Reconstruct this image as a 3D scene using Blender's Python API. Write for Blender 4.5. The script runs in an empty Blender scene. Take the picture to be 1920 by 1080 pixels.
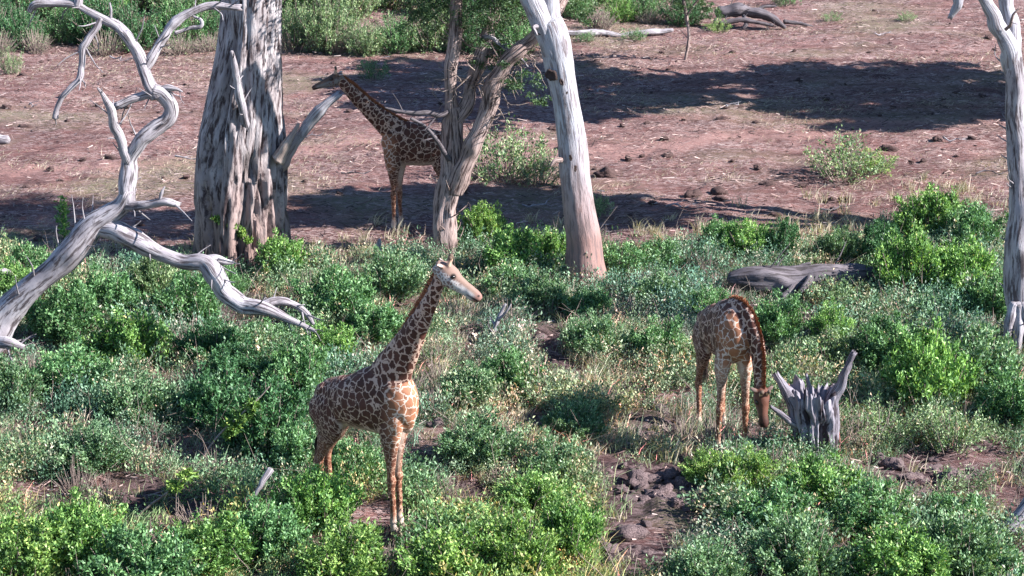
import bpy, math, random
import numpy as np
from mathutils import Vector, Matrix

random.seed(7)
rng = np.random.default_rng(11)
R = math.radians
scene = bpy.context.scene
COL = scene.collection

# ------------------------------------------------------------------ camera
FPX, PITCH, HCAM = 4129.0, R(16.0), 14.4
cam_d = bpy.data.cameras.new('camera')
cam = bpy.data.objects.new('camera', cam_d)
COL.objects.link(cam)
cam.location = (0, 0, HCAM)
cam.rotation_euler = (R(90) - PITCH, 0, 0)
cam_d.sensor_width = 36
cam_d.lens = FPX / 1920 * 36
cam_d.clip_start = 1
cam_d.clip_end = 5000
scene.camera = cam

# ------------------------------------------------------------------ world, sun, exposure
SUN_AZ = math.atan2(0.97, -0.24)      # clockwise from +Y
SUN_EL = R(34)
world = bpy.data.worlds.new('World')
scene.world = world
world.use_nodes = True
wn = world.node_tree
wn.nodes.clear()
sky = wn.nodes.new('ShaderNodeTexSky')
sky.sky_type = 'NISHITA'
sky.sun_disc = False
sky.sun_elevation = SUN_EL
sky.sun_rotation = SUN_AZ
sky.air_density = 1.0
sky.dust_density = 0.0
sky.ozone_density = 4.5
bg = wn.nodes.new('ShaderNodeBackground')
bg.inputs['Strength'].default_value = 0.075
wo = wn.nodes.new('ShaderNodeOutputWorld')
wn.links.new(sky.outputs[0], bg.inputs[0])
wn.links.new(bg.outputs[0], wo.inputs[0])
sun_d = bpy.data.lights.new('sun', 'SUN')
sun_d.energy = 5.0
sun_d.angle = R(0.5)
sun_d.color = (1.0, 0.955, 0.92)
sun = bpy.data.objects.new('sun', sun_d)
COL.objects.link(sun)
SUNV = Vector((math.sin(SUN_AZ) * math.cos(SUN_EL), math.cos(SUN_AZ) * math.cos(SUN_EL), math.sin(SUN_EL)))
sun.rotation_euler = SUNV.to_track_quat('Z', 'Y').to_euler()
sun.location = (30, -10, 30)
scene.view_settings.view_transform = 'Standard'
scene.view_settings.look = 'None'
scene.view_settings.exposure = 1.72
scene.view_settings.gamma = 1.0
scene.render.engine = 'CYCLES'
scene.cycles.max_bounces = 5
scene.cycles.diffuse_bounces = 3
scene.cycles.glossy_bounces = 2
scene.cycles.transmission_bounces = 3

# ------------------------------------------------------------------ numeric helpers
def _hash(ix, iy, iz, seed):
    n = (ix * 374761393 + iy * 668265263 + iz * 2147483647 + seed * 974634777) & 0xffffffff
    n = ((n ^ (n >> 13)) * 1274126177) & 0xffffffff
    n = n ^ (n >> 16)
    return (n & 0xffff) / 32767.5 - 1.0

def vnoise(p, seed=0):
    p = np.atleast_2d(np.asarray(p, float))
    i = np.floor(p).astype(np.int64)
    f = p - i
    f = f * f * (3 - 2 * f)
    out = 0
    for dx in (0, 1):
        for dy in (0, 1):
            for dz in (0, 1):
                w = (f[:, 0] if dx else 1 - f[:, 0]) * (f[:, 1] if dy else 1 - f[:, 1]) * (f[:, 2] if dz else 1 - f[:, 2])
                out = out + w * _hash(i[:, 0] + dx, i[:, 1] + dy, i[:, 2] + dz, seed)
    return out

def fbm(p, octaves=4, seed=0):
    p = np.atleast_2d(np.asarray(p, float))
    s = 0; a = 1.0
    for k in range(octaves):
        s = s + a * vnoise(p * 2 ** k, seed + k)
        a *= 0.5
    return s

def sstep(a, b, x):
    t = np.clip((x - a) / (b - a), 0, 1)
    return t * t * (3 - 2 * t)

def project(P):
    P = np.atleast_2d(P)
    y, z = P[:, 1], P[:, 2] - HCAM
    fw = y * math.cos(PITCH) - z * math.sin(PITCH)
    up = y * math.sin(PITCH) + z * math.cos(PITCH)
    fw = np.maximum(fw, 0.1)
    return 960 + P[:, 0] / fw * FPX, 540 - up / fw * FPX

def ray(px, py):
    a = (px - 960) / FPX; b = (540 - py) / FPX
    return np.array([a, math.cos(PITCH) + b * math.sin(PITCH), -math.sin(PITCH) + b * math.cos(PITCH)])

def hgt(x, y):
    x = np.asarray(x, float); y = np.asarray(y, float)
    p = np.stack([x.ravel(), y.ravel(), np.zeros(x.size)], 1)
    near = 1 - sstep(50, 58, p[:, 1])
    h = 0.10 * vnoise(p * 0.22, 3) + near * 0.07 * vnoise(p * 0.8, 5)
    h = h * (1 - 0.6 * sstep(120, 300, p[:, 1]))
    return h.reshape(x.shape)

def at(px, py, Y):
    d = ray(px, py)
    t = Y / d[1]
    return np.array([d[0] * t, Y, HCAM + d[2] * t])

def G(px, py):
    d = ray(px, py)
    z = 0.0
    for _ in range(4):
        t = (z - HCAM) / d[2]
        x, y = d[0] * t, d[1] * t
        z = float(hgt(x, y))
    return np.array([x, y, z])

# ------------------------------------------------------------------ object helpers
def tag(o, label=None, cat=None, group=None, kind=None):
    if label: o['label'] = label
    if cat: o['category'] = cat
    if group: o['group'] = group
    if kind: o['kind'] = kind
    return o

def empty(name, loc, rz=0.0):
    o = bpy.data.objects.new(name, None)
    COL.objects.link(o)
    o.location = loc
    o.rotation_euler = (0, 0, rz)
    o.empty_display_size = 0.3
    return o

def mesh_np(name, V, F, mat=None, smooth=True, attrs=None, uv=None):
    """V (n,3), F list of tuples or (m,k) array"""
    me = bpy.data.meshes.new(name)
    V = np.asarray(V, np.float32)
    if isinstance(F, np.ndarray):
        k = F.shape[1]; m = F.shape[0]
        me.vertices.add(len(V)); me.vertices.foreach_set('co', V.ravel())
        me.loops.add(m * k); me.loops.foreach_set('vertex_index', F.astype(np.int32).ravel())
        me.polygons.add(m)
        me.polygons.foreach_set('loop_start', np.arange(0, m * k, k, dtype=np.int32))
        me.update(calc_edges=True)
    else:
        me.from_pydata([tuple(v) for v in V.tolist()], [], F)
        me.update()
    if smooth:
        me.polygons.foreach_set('use_smooth', np.ones(len(me.polygons), bool))
    if attrs:
        for an, (ty, data) in attrs.items():
            a = me.attributes.new(an, ty, 'POINT')
            data = np.asarray(data, np.float32)
            a.data.foreach_set('value' if ty == 'FLOAT' else ('color' if ty == 'FLOAT_COLOR' else 'vector'), data.ravel())
    if uv is not None:
        l = me.uv_layers.new(name='UVMap')
        vi = np.zeros(len(me.loops), np.int32); me.loops.foreach_get('vertex_index', vi)
        l.data.foreach_set('uv', np.asarray(uv, np.float32)[vi].ravel())
    if mat: me.materials.append(mat)
    me.validate()
    return me

def link(name, me, parent=None, loc=(0, 0, 0), rot=None):
    o = bpy.data.objects.new(name, me)
    COL.objects.link(o)
    o.location = loc
    if rot is not None: o.rotation_euler = rot
    if parent: o.parent = parent
    return o

class MB:
    def __init__(s): s.V = []; s.F = []; s.UV = []; s.n = 0
    def add(s, V, F, UV=None):
        V = np.asarray(V, float)
        s.V.append(V)
        s.F += [tuple(i + s.n for i in f) for f in F]
        s.UV.append(np.zeros((len(V), 2)) if UV is None else UV)
        s.n += len(V)
    def mesh(s, name, mat, origin=(0, 0, 0), smooth=True):
        V = np.concatenate(s.V) - np.asarray(origin, float)
        return mesh_np(name, V, s.F, mat, smooth, uv=np.concatenate(s.UV))

def catmull(P, step):
    P = np.asarray(P, float)
    Q = np.vstack([2 * P[0] - P[1], P, 2 * P[-1] - P[-2]])
    out = []
    for i in range(len(P) - 1):
        a, b, c, d = Q[i], Q[i + 1], Q[i + 2], Q[i + 3]
        L = np.linalg.norm((c - b)[:3])
        n = max(2, int(math.ceil(L / step)))
        for t in np.linspace(0, 1, n, endpoint=False):
            out.append(0.5 * ((2 * b) + (-a + c) * t + (2 * a - 5 * b + 4 * c - d) * t * t + (-a + 3 * b - 3 * c + d) * t ** 3))
    out.append(P[-1])
    return np.array(out)

def frames(C, ref=None):
    T = np.gradient(C, axis=0)
    T /= np.linalg.norm(T, axis=1)[:, None] + 1e-9
    U = np.zeros_like(T)
    u = np.array([0, 1.0, 0]) if ref is None else np.array(ref, float)
    if ref is None and abs(T[0, 1]) > 0.9: u = np.array([1.0, 0, 0])
    for i in range(len(C)):
        if ref is not None: u = np.array(ref, float)
        u = u - T[i] * u.dot(T[i])
        u /= np.linalg.norm(u) + 1e-9
        U[i] = u
    W = np.cross(T, U)
    return T, U, W

def tube(mb, pts, step=0.08, seg=14, gnarl=0.12, flute=0.0, nfl=9, seed=0, cap=True, lobe=0.10, broken=False):
    """pts rows: x,y,z,r.  A tapering, knobbly limb with rings and UV (u round, v metres along)."""
    S = catmull(pts, step)
    C = S[:, :3]; rad = np.maximum(S[:, 3], 0.004)
    n = len(C)
    avg0 = max(rad.mean(), .03)
    wob = np.stack([vnoise(np.c_[np.arange(n) * step / (avg0 * 5.5), np.full(n, k * 9.1 + seed), np.zeros(n)], seed + k) for k in range(3)], 1)
    wob2 = np.stack([vnoise(np.c_[np.arange(n) * step / (avg0 * 2.2), np.full(n, k * 5.3 + seed), np.zeros(n)], seed + 7 + k) for k in range(3)], 1)
    wob = wob + .5 * wob2
    rad = rad * (1 + (gnarl + .02) * .9 * vnoise(np.c_[np.arange(n) * step / (avg0 * 3.2), np.full(n, seed * 1.7), np.zeros(n)], seed + 3))
    env = np.sin(np.linspace(0, math.pi, n))[:, None] ** 0.5
    C = C + wob * rad[:, None] * (0.12 + 1.6 * gnarl) * env
    T, U, W = frames(C)
    ang = np.linspace(0, 2 * math.pi, seg, endpoint=False)
    v = np.r_[0, np.cumsum(np.linalg.norm(np.diff(C, axis=0), axis=1))]
    A, VV = np.meshgrid(ang, v)
    RR = np.repeat(rad[:, None], seg, 1)
    circ = np.stack([np.cos(A).ravel(), np.sin(A).ravel(), VV.ravel()], 1)
    avg = rad.mean()
    rr = RR.ravel() * (1 + lobe * vnoise(np.c_[circ[:, 0] * 0.9, circ[:, 1] * 0.9, circ[:, 2] * 0.5 / max(avg, .08) * .25 + seed], seed + 11)
                       + gnarl * fbm(np.c_[circ[:, 0] * 1.6, circ[:, 1] * 1.6, circ[:, 2] * 0.45 / max(avg, .06) + seed * 3], 3, seed + 20))
    if flute:
        fn = fbm(np.c_[circ[:, 0] * nfl / 3.2, circ[:, 1] * nfl / 3.2, circ[:, 2] * 0.5 + seed], 3, seed + 40)
        rr = rr * (1 - flute * (1 - np.abs(fn)) ** 3)
    P = C[:, None, :] + (np.cos(A)[..., None] * U[:, None, :] + np.sin(A)[..., None] * W[:, None, :]) * rr.reshape(n, seg)[..., None]
    V = P.reshape(-1, 3)
    UV = np.stack([(A / (2 * math.pi)).ravel() + seed * 0.37, VV.ravel() + seed], 1)
    F = []
    for i in range(n - 1):
        for j in range(seg):
            k = (j + 1) % seg
            F.append((i * seg + j, i * seg + k, (i + 1) * seg + k, (i + 1) * seg + j))
    if broken:   # ragged snapped end
        e = np.arange((n - 1) * seg, n * seg)
        V[e] += T[-1] * (rad[-1] * (0.4 + 0.9 * rng.random(seg)))[:, None]
    if cap:
        for idx, s_ in ((0, -1), (n - 1, 1)):
            c = len(V)
            V = np.vstack([V, C[idx] + T[idx] * s_ * rad[idx] * (0.5 if not broken or s_ < 0 else 0.1)])
            UV = np.vstack([UV, [0.5, v[idx] + seed]])
            for j in range(seg):
                k = (j + 1) % seg
                F.append((idx * seg + k, idx * seg + j, c) if s_ < 0 else (idx * seg + j, idx * seg + k, c))
    mb.add(V, F, UV)

# ------------------------------------------------------------------ materials
def nmat(name):
    m = bpy.data.materials.new(name); m.use_nodes = True
    nt = m.node_tree; nt.nodes.clear()
    return m, nt

class NT:
    def __init__(s, nt): s.nt = nt
    def __call__(s, typ, **kw):
        n = s.nt.nodes.new(typ)
        for k, v in kw.items():
            if k.startswith('i_'):
                n.inputs[k[2:]].default_value = v
            else: setattr(n, k, v)
        return n
    def l(s, a, b): s.nt.links.new(a, b)
    def ramp(s, fac, stops, interp='LINEAR'):
        r = s('ShaderNodeValToRGB'); r.color_ramp.interpolation = interp
        e = r.color_ramp.elements
        while len(e) < len(stops): e.new(0.5)
        for x, (p, c) in zip(e, stops):
            x.position = p
            x.color = (c, c, c, 1) if isinstance(c, (int, float)) else (*c, 1)
        s.l(fac, r.inputs[0]); return r.outputs[0]
    def mix(s, fac, a, b, mode='MIX'):
        m = s('ShaderNodeMix', data_type='RGBA', blend_type=mode)
        for inp, v in ((m.inputs[0], fac), (m.inputs[6], a), (m.inputs[7], b)):
            if hasattr(v, 'links'): s.l(v, inp)
            elif isinstance(v, tuple): inp.default_value = (*v, 1)
            else: inp.default_value = v
        return m.outputs[2]
    def noise(s, vec, scale, detail=4, rough=0.6, out=0):
        n = s('ShaderNodeTexNoise'); n.inputs['Scale'].default_value = scale
        n.inputs['Detail'].default_value = detail; n.inputs['Roughness'].default_value = rough
        if vec is not None: s.l(vec, n.inputs['Vector'])
        return n.outputs[out]
    def mapping(s, vec, scale=(1, 1, 1)):
        m = s('ShaderNodeMapping'); m.inputs['Scale'].default_value = scale
        s.l(vec, m.inputs['Vector']); return m.outputs[0]
    def math(s, op, a, b=0.0):
        m = s('ShaderNodeMath', operation=op)
        for inp, v in ((m.inputs[0], a), (m.inputs[1], b)):
            if hasattr(v, 'links'): s.l(v, inp)
            else: inp.default_value = v
        return m.outputs[0]
    def bump(s, h, strength, dist, nrm=None):
        b = s('ShaderNodeBump'); b.inputs['Strength'].default_value = strength; b.inputs['Distance'].default_value = dist
        s.l(h, b.inputs['Height'])
        if nrm is not None: s.l(nrm, b.inputs['Normal'])
        return b.outputs[0]
    def out(s, col, rough=0.85, nrm=None, spec=0.25):
        p = s('ShaderNodeBsdfPrincipled')
        if hasattr(col, 'links'): s.l(col, p.inputs['Base Color'])
        else: p.inputs['Base Color'].default_value = (*col, 1)
        if hasattr(rough, 'links'): s.l(rough, p.inputs['Roughness'])
        else: p.inputs['Roughness'].default_value = rough
        p.inputs['Specular IOR Level'].default_value = spec
        if nrm is not None: s.l(nrm, p.inputs['Normal'])
        o = s('ShaderNodeOutputMaterial'); s.l(p.outputs[0], o.inputs[0])

def mat_wood(name, pale, mid, dark, streak=1.0, crack=0.5, warm=None, bumpd=0.03, blotch=0.45, low=None):
    m, nt = nmat(name); N = NT(nt)
    uv = N('ShaderNodeUVMap', uv_map='UVMap').outputs[0]
    tc = N('ShaderNodeTexCoord').outputs['Object']
    st = N.mapping(uv, (26 * streak, 1.6, 1))
    n1 = N.noise(st, 1.0, 6, 0.65)
    n2 = N.noise(N.mapping(uv, (9 * streak, 0.7, 1)), 1.0, 5, 0.6)
    n3 = N.noise(tc, 1.3, 4, 0.6)
    col = N.mix(N.ramp(n2, [(0.34, 0.0), (0.62, 1.0)]), mid, pale)
    col = N.mix(N.ramp(n3, [(0.42, 0.0), (0.62, 0.8)]), col, mid)
    blot = N.math('MULTIPLY', N.ramp(N.noise(N.mapping(tc, (1, 1, .3)), 3.2, 5, .7), [(0.57, 0.0), (0.64, 1.0)]), blotch)
    col = N.mix(blot, col, dark)
    if warm: col = N.mix(N.ramp(N.noise(tc, 0.7, 3, .5), [(0.48, 0.0), (0.62, 0.8)]), col, warm)
    if low:
        sp = N('ShaderNodeSeparateXYZ'); N.l(tc, sp.inputs[0])
        zz = N.math('ADD', sp.outputs['Z'], N.math('MULTIPLY', N.math('SUBTRACT', n3, .5), 1.6))
        mr = N('ShaderNodeMapRange'); mr.inputs['From Min'].default_value = low[1]; mr.inputs['From Max'].default_value = low[2]
        mr.inputs['To Min'].default_value = low[3]; mr.inputs['To Max'].default_value = 0.0
        N.l(zz, mr.inputs['Value'])
        col = N.mix(mr.outputs[0], col, low[0])
    ck = N.ramp(n1, [(0.42, 1.0), (0.51, 0.0)])
    ck2 = N.math('MULTIPLY', ck, crack)
    col = N.mix(ck2, col, dark)
    h = N.math('ADD', N.math('MULTIPLY', n1, 0.7), N.math('MULTIPLY', n2, 0.6))
    nb = N.bump(h, 0.9, bumpd)
    nb = N.bump(N.noise(tc, 22, 4, .6), 0.35, 0.01, nb)
    N.out(col, 0.8, nb, 0.2)
    return m

M = {}
M['dead'] = mat_wood('bleached_wood', (0.44, 0.415, 0.44), (0.24, 0.215, 0.235), (0.05, 0.038, 0.042), .8, 0.9)
M['big'] = mat_wood('weathered_trunk', (0.43, 0.395, 0.405), (0.23, 0.195, 0.20), (0.045, 0.03, 0.032), 2.4, 0.95, bumpd=0.09, low=((0.21, 0.135, 0.115), .5, 3.4, .85))
M['smooth'] = mat_wood('smooth_bleached_wood', (0.44, 0.44, 0.475), (0.31, 0.30, 0.335), (0.12, 0.09, 0.09), 1.3, 0.75, bumpd=0.05, blotch=.6, low=((0.23, 0.125, 0.105), 1.1, 3.9, .9))
M['bark'] = mat_wood('brown_bark', (0.46, 0.36, 0.34), (0.25, 0.18, 0.165), (0.04, 0.025, 0.025), 1.1, 0.95, bumpd=0.06)
M['darklog'] = mat_wood('grey_log', (0.17, 0.15, 0.165), (0.085, 0.072, 0.082), (0.03, 0.025, 0.025), 1.2, 0.8)
M['stump'] = mat_wood('shaded_stump_wood', (0.29, 0.27, 0.31), (0.15, 0.135, 0.16), (0.03, 0.022, 0.027), .9, 1.0)  # grey wood made darker and bluer, with the stump's shade put into the colour
M['twig'] = mat_wood('dry_twig', (0.42, 0.34, 0.30), (0.25, 0.19, 0.17), (0.08, 0.06, 0.05), 1, 0.4)

def mat_hole():
    m, nt = nmat('dark_hollow'); N = NT(nt)
    tc = N('ShaderNodeTexCoord').outputs['Object']
    n = N.noise(tc, 14, 4)
    N.out(N.mix(n, (0.018, 0.012, 0.011), (0.07, 0.045, 0.04)), 0.95, N.bump(n, 0.8, 0.02))
    return m
M['hole'] = mat_hole()

def mat_leaf(name, cols, trans=0.38, use_obj=True):
    """cols: dark, mid, light leaf colours; the leaf's own tint attribute picks between them."""
    m, nt = nmat(name); N = NT(nt)
    a = N('ShaderNodeAttribute', attribute_name='tint').outputs['Fac']
    col = N.ramp(a, [(0.0, cols[0]), (0.5, cols[1]), (0.93, cols[2]), (1.0, cols[3])])
    if use_obj:
        oi = N('ShaderNodeObjectInfo')
        col = N.mix(1.0, col, oi.outputs['Color'], 'MULTIPLY')
    d = N('ShaderNodeBsdfPrincipled'); N.l(col, d.inputs['Base Color'])
    d.inputs['Roughness'].default_value = 0.5; d.inputs['Specular IOR Level'].default_value = 0.35
    t = N('ShaderNodeBsdfTranslucent')
    N.l(N.mix(1.0, col, (1.2, 1.25, 0.55), 'MULTIPLY'), t.inputs[0])
    ms = N('ShaderNodeMixShader'); ms.inputs[0].default_value = trans
    N.l(d.outputs[0], ms.inputs[1]); N.l(t.outputs[0], ms.inputs[2])
    o = N('ShaderNodeOutputMaterial'); N.l(ms.outputs[0], o.inputs[0])
    return m
M['leaf'] = mat_leaf('shrub_leaf', [(0.015, 0.05, 0.02), (0.085, 0.19, 0.08), (0.29, 0.47, 0.24), (0.45, 0.42, 0.28)], .24)
M['herb'] = mat_leaf('herb_leaf', [(0.022, 0.06, 0.034), (0.105, 0.20, 0.115), (0.32, 0.46, 0.29), (0.45, 0.38, 0.30)], 0.22, False)
M['crown'] = mat_leaf('acacia_leaf', [(0.03, 0.06, 0.03), (0.06, 0.12, 0.05), (0.12, 0.18, 0.08), (0.18, 0.2, 0.1)], 0.25, False)
M['grass'] = mat_leaf('dry_grass', [(0.20, 0.21, 0.13), (0.38, 0.33, 0.25), (0.56, 0.47, 0.38), (0.7, 0.62, 0.5)], 0.25, False)

def mat_ground():
    m, nt = nmat('red_soil'); N = NT(nt)
    tc = N('ShaderNodeTexCoord').outputs['Object']
    big = N.noise(tc, 0.16, 4, 0.55)
    medv = N.mapping(tc, (0.5, 1.9, 1)); fv = N.mapping(tc, (.6, 1.7, 1))
    med = N.noise(medv, 1.1, 6, 0.68)
    fine = N.noise(fv, 8, 6, 0.72)
    vfine = N.noise(fv, 26, 5, 0.75)
    col = N.mix(N.ramp(med, [(0.34, 0.0), (0.60, 1.0)]), (0.095, 0.041, 0.040), (0.285, 0.148, 0.135))
    col = N.mix(N.ramp(N.noise(N.mapping(tc, (.35, 1.0, 1)), .45, 4, .6), [(0.44, 0.0), (0.6, .65)]), col, (0.10, 0.045, 0.045))
    straw = N.math('MULTIPLY', N.ramp(fine, [(0.47, 0.0), (0.58, 1.0)]), N.ramp(N.noise(medv, 0.5, 5, .65), [(0.40, 0.25), (0.58, 1.0)]))
    col = N.mix(straw, col, (0.45, 0.335, 0.32))
    col = N.mix(N.ramp(vfine, [(0.40, 0.9), (0.48, 0.0)]), col, (0.045, 0.024, 0.025))
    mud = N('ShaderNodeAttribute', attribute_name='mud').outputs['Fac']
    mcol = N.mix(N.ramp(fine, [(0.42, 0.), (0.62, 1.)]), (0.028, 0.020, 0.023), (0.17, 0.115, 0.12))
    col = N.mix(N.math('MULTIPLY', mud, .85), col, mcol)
    # a dusty game trail worn paler than the soil beside it
    sx = N('ShaderNodeSeparateXYZ'); N.l(tc, sx.inputs[0])
    wob = N.math('MULTIPLY', N.math('SUBTRACT', N.noise(tc, .12, 3, .5), .5), 9.0)
    dy = N.math('ABSOLUTE', N.math('SUBTRACT', N.math('ADD', sx.outputs['Y'], wob), N.math('ADD', N.math('MULTIPLY', sx.outputs['X'], .22), 66.0)))
    tr = N.math('MULTIPLY', N.ramp(N.math('MULTIPLY', dy, .5), [(0.1, .75), (0.75, 0.0)]), N.ramp(med, [(.3, .5), (.6, 1.)]))
    col = N.mix(tr, col, (0.37, 0.215, 0.195))
    gr = N.math('MULTIPLY', N.ramp(big, [(0.50, 0.0), (0.66, 0.8)]), N.ramp(fine, [(0.38, 1.0), (0.56, 0.2)]))
    col = N.mix(gr, col, (0.19, 0.21, 0.12))
    h = N.math('ADD', N.math('MULTIPLY', med, 0.5), N.math('MULTIPLY', fine, 0.5))
    nb = N.bump(h, 1.0, 0.3)
    nb = N.bump(vfine, 0.8, 0.02, nb)
    N.out(col, 0.95, nb, 0.1)
    return m
M['ground'] = mat_ground()

def mat_clod(name, a, b):
    m, nt = nmat(name); N = NT(nt)
    tc = N('ShaderNodeTexCoord').outputs['Object']
    n = N.noise(tc, 9, 5, .65)
    N.out(N.mix(N.ramp(n, [(.35, 0.), (.65, 1.)]), a, b), 0.95, N.bump(n, 0.9, 0.05), .1)
    return m
M['clod'] = mat_clod('dark_clod', (0.035, 0.022, 0.022), (0.13, 0.085, 0.08))
M['rock'] = mat_clod('mauve_mud', (0.055, 0.040, 0.044), (0.21, 0.155, 0.155))

# ------------------------------------------------------------------ ground sheet
def ground():
    fx = np.arange(-22, 22.01, 0.13)
    ox = np.array([24, 28, 36, 50, 80, 140, 280, 600, 1500, 3000.])
    xs = np.r_[-ox[::-1], fx, ox]
    ys = [-40, -20, -5, 5, 12, 18, 22, 25]
    y = 27.0
    while y < 110: ys.append(y); y += 0.10 + (y - 27) * 0.0032
    ys += [115, 125, 140, 165, 200, 260, 360, 600, 1200, 2500, 4000]
    ys = np.array(ys, float)
    X, Y = np.meshgrid(xs, ys)
    Z = hgt(X, Y)
    p = np.stack([X.ravel(), Y.ravel(), np.zeros(X.size)], 1)
    vis = ((np.abs(p[:, 0]) < 22) & (p[:, 1] > 25) & (p[:, 1] < 112)).astype(float)
    rough = 0.05 * fbm(p * 1.9, 4, 60) + 0.03 * np.abs(vnoise(p * np.array([2.2, 3.6, 1]), 70))
    Z = Z + (rough * vis).reshape(Z.shape)
    V = np.stack([X, Y, Z], -1).reshape(-1, 3)
    ny, nx = X.shape
    i = np.arange(ny - 1)[:, None] * nx + np.arange(nx - 1)[None, :]
    F = np.stack([i, i + 1, i + nx + 1, i + nx], -1).reshape(-1, 4)
    gx, gy = project(V)
    # hoof-churned mud where the thicket grows
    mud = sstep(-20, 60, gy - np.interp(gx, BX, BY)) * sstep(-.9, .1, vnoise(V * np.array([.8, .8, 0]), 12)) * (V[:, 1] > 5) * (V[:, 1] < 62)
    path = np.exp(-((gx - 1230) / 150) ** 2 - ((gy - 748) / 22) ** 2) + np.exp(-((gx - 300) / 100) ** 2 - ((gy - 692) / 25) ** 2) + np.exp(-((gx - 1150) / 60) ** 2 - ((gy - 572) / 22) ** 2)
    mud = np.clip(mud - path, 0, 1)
    V[:, 2] += mud * (.07 * fbm(V * np.array([3.1, 3.1, 0]), 3, 65) + .05 * np.abs(vnoise(V * np.array([6, 6, 0]), 66)))
    me = mesh_np('ground', V, F, M['ground'], attrs={'mud': ('FLOAT', mud)})
    tag(link('ground', me), kind='structure')

# ------------------------------------------------------------------ foliage generators
def leaves(P, D, L, Wd, tint, fold=0.15):
    """P base (n,3), D direction (n,3 unit), L length, Wd width -> rhombic leaves"""
    n = len(P)
    rnd = rng.normal(size=(n, 3))
    S = np.cross(D, rnd); S /= np.linalg.norm(S, axis=1)[:, None] + 1e-9
    Nn = np.cross(S, D)
    L = L[:, None]; Wd = Wd[:, None]
    a = P; c = P + D * L
    mid = P + D * L * 0.45 + Nn * L * fold
    b = mid + S * Wd * 0.5; d = mid - S * Wd * 0.5
    V = np.stack([a, b, c, d], 1).reshape(-1, 3)
    F = np.arange(n * 4).reshape(n, 4)
    return V, F, np.repeat(tint, 4)

def unit(v): return v / (np.linalg.norm(v, axis=1)[:, None] + 1e-9)

def shrub_mesh(seed, n_stem, n_leaf, h=1.0, w=1.0, leaf=0.062, upright=0.6, spread=0.07, lean=0.0):
    """returns (leaf arrays, stem list) for a bush about h tall, w across: shoots from the root, leaves along them"""
    global rng
    keep = rng; rng = np.random.default_rng(seed)
    az = rng.random(n_stem) * 2 * math.pi
    out = np.sqrt(rng.random(n_stem))
    hh = h * (1 - 0.55 * out ** 2) * (0.6 + 0.45 * rng.random(n_stem))
    base = np.stack([np.cos(az), np.sin(az), np.zeros(n_stem)], 1) * (out * w * 0.22)[:, None]
    tip = np.stack([np.cos(az) * out * w * 0.5, np.sin(az) * out * w * 0.5, hh], 1)
    tip[:, :2] += rng.normal(size=(n_stem, 2)) * 0.07 * w
    ctl = base * 0.5 + tip * 0.5
    ctl[:, 2] = hh * (0.45 - 0.1 * (1 - upright)); ctl[:, :2] = base[:, :2] * (1 - .45) + tip[:, :2] * .45 + rng.normal(size=(n_stem, 2)) * .04
    k = rng.integers(0, n_stem, n_leaf)
    t = 0.18 + 0.82 * rng.random(n_leaf) ** 0.75
    B = lambda kk, tt: ((1 - tt) ** 2)[:, None] * base[kk] + (2 * tt * (1 - tt))[:, None] * ctl[kk] + (tt ** 2)[:, None] * tip[kk]
    # leaves sit on short side twigs: cluster the offsets
    ncl = n_stem * 9
    clo = rng.normal(size=(ncl, 3)) * spread * (0.5 + w * 0.5)
    clt = rng.random(ncl)
    ci = k * 9 + rng.integers(0, 9, n_leaf)
    t = np.clip(0.15 + 0.85 * clt[ci] ** .7 + rng.normal(size=n_leaf) * 0.05, 0.1, 1.03)
    P = B(k, t) + clo[ci] * (1.15 - 0.6 * t)[:, None] + rng.normal(size=(n_leaf, 3)) * 0.028
    tang = unit(B(k, np.minimum(t + .05, 1.05)) - B(k, t))
    D = unit(tang * upright + unit(rng.normal(size=(n_leaf, 3))) * 0.9 + np.array([0, 0, 0.25]))
    L = leaf * (0.6 + 0.8 * rng.random(n_leaf)); Wd = L * (0.30 + 0.2 * rng.random(n_leaf))
    tint = np.clip(0.5 + 0.24 * rng.normal(size=n_leaf) + (rng.random(n_stem) - .5)[k] * 0.4, 0, 0.93)
    tint[rng.random(n_leaf) < 0.008] = 1.0
    P[:, 2] = np.maximum(P[:, 2], 0.02)
    res = leaves(P, D, L, Wd, tint)
    mb = MB()
    for i in range(0, n_stem, 1):
        tt = np.array([0, .35, .7, 1.0])
        pts = B(np.full(4, i), tt)
        rr = 0.012 * (0.6 + h * .4) * np.array([1, .8, .55, .25])
        pr = np.c_[pts, rr]; pr[0, 2] -= 0.04
        simple_tube(mb, pr, 4)
    rng = keep
    return res, mb

def simple_tube(mb, pr, seg=4):
    C = pr[:, :3]; T, U, W = frames(C)
    ang = np.linspace(0, 2 * math.pi, seg, endpoint=False)
    P = C[:, None] + (np.cos(ang)[None, :, None] * U[:, None] + np.sin(ang)[None, :, None] * W[:, None]) * pr[:, 3][:, None, None]
    n = len(C); F = []
    for i in range(n - 1):
        for j in range(seg):
            k = (j + 1) % seg
            F.append((i * seg + j, i * seg + k, (i + 1) * seg + k, (i + 1) * seg + j))
    v = np.r_[0, np.cumsum(np.linalg.norm(np.diff(C, axis=0), axis=1))]
    UV = np.stack([np.tile(ang / 6.28, n), np.repeat(v, seg)], 1)
    mb.add(P.reshape(-1, 3), F, UV)

def shrub_template(seed, **kw):
    (V, F, t), mb = shrub_mesh(seed, **kw)
    fm = mesh_np('foliage', V, F, M['leaf'], False, attrs={'tint': ('FLOAT', t)})
    sm = mb.mesh('stems', M['twig'])
    return fm, sm

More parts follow.
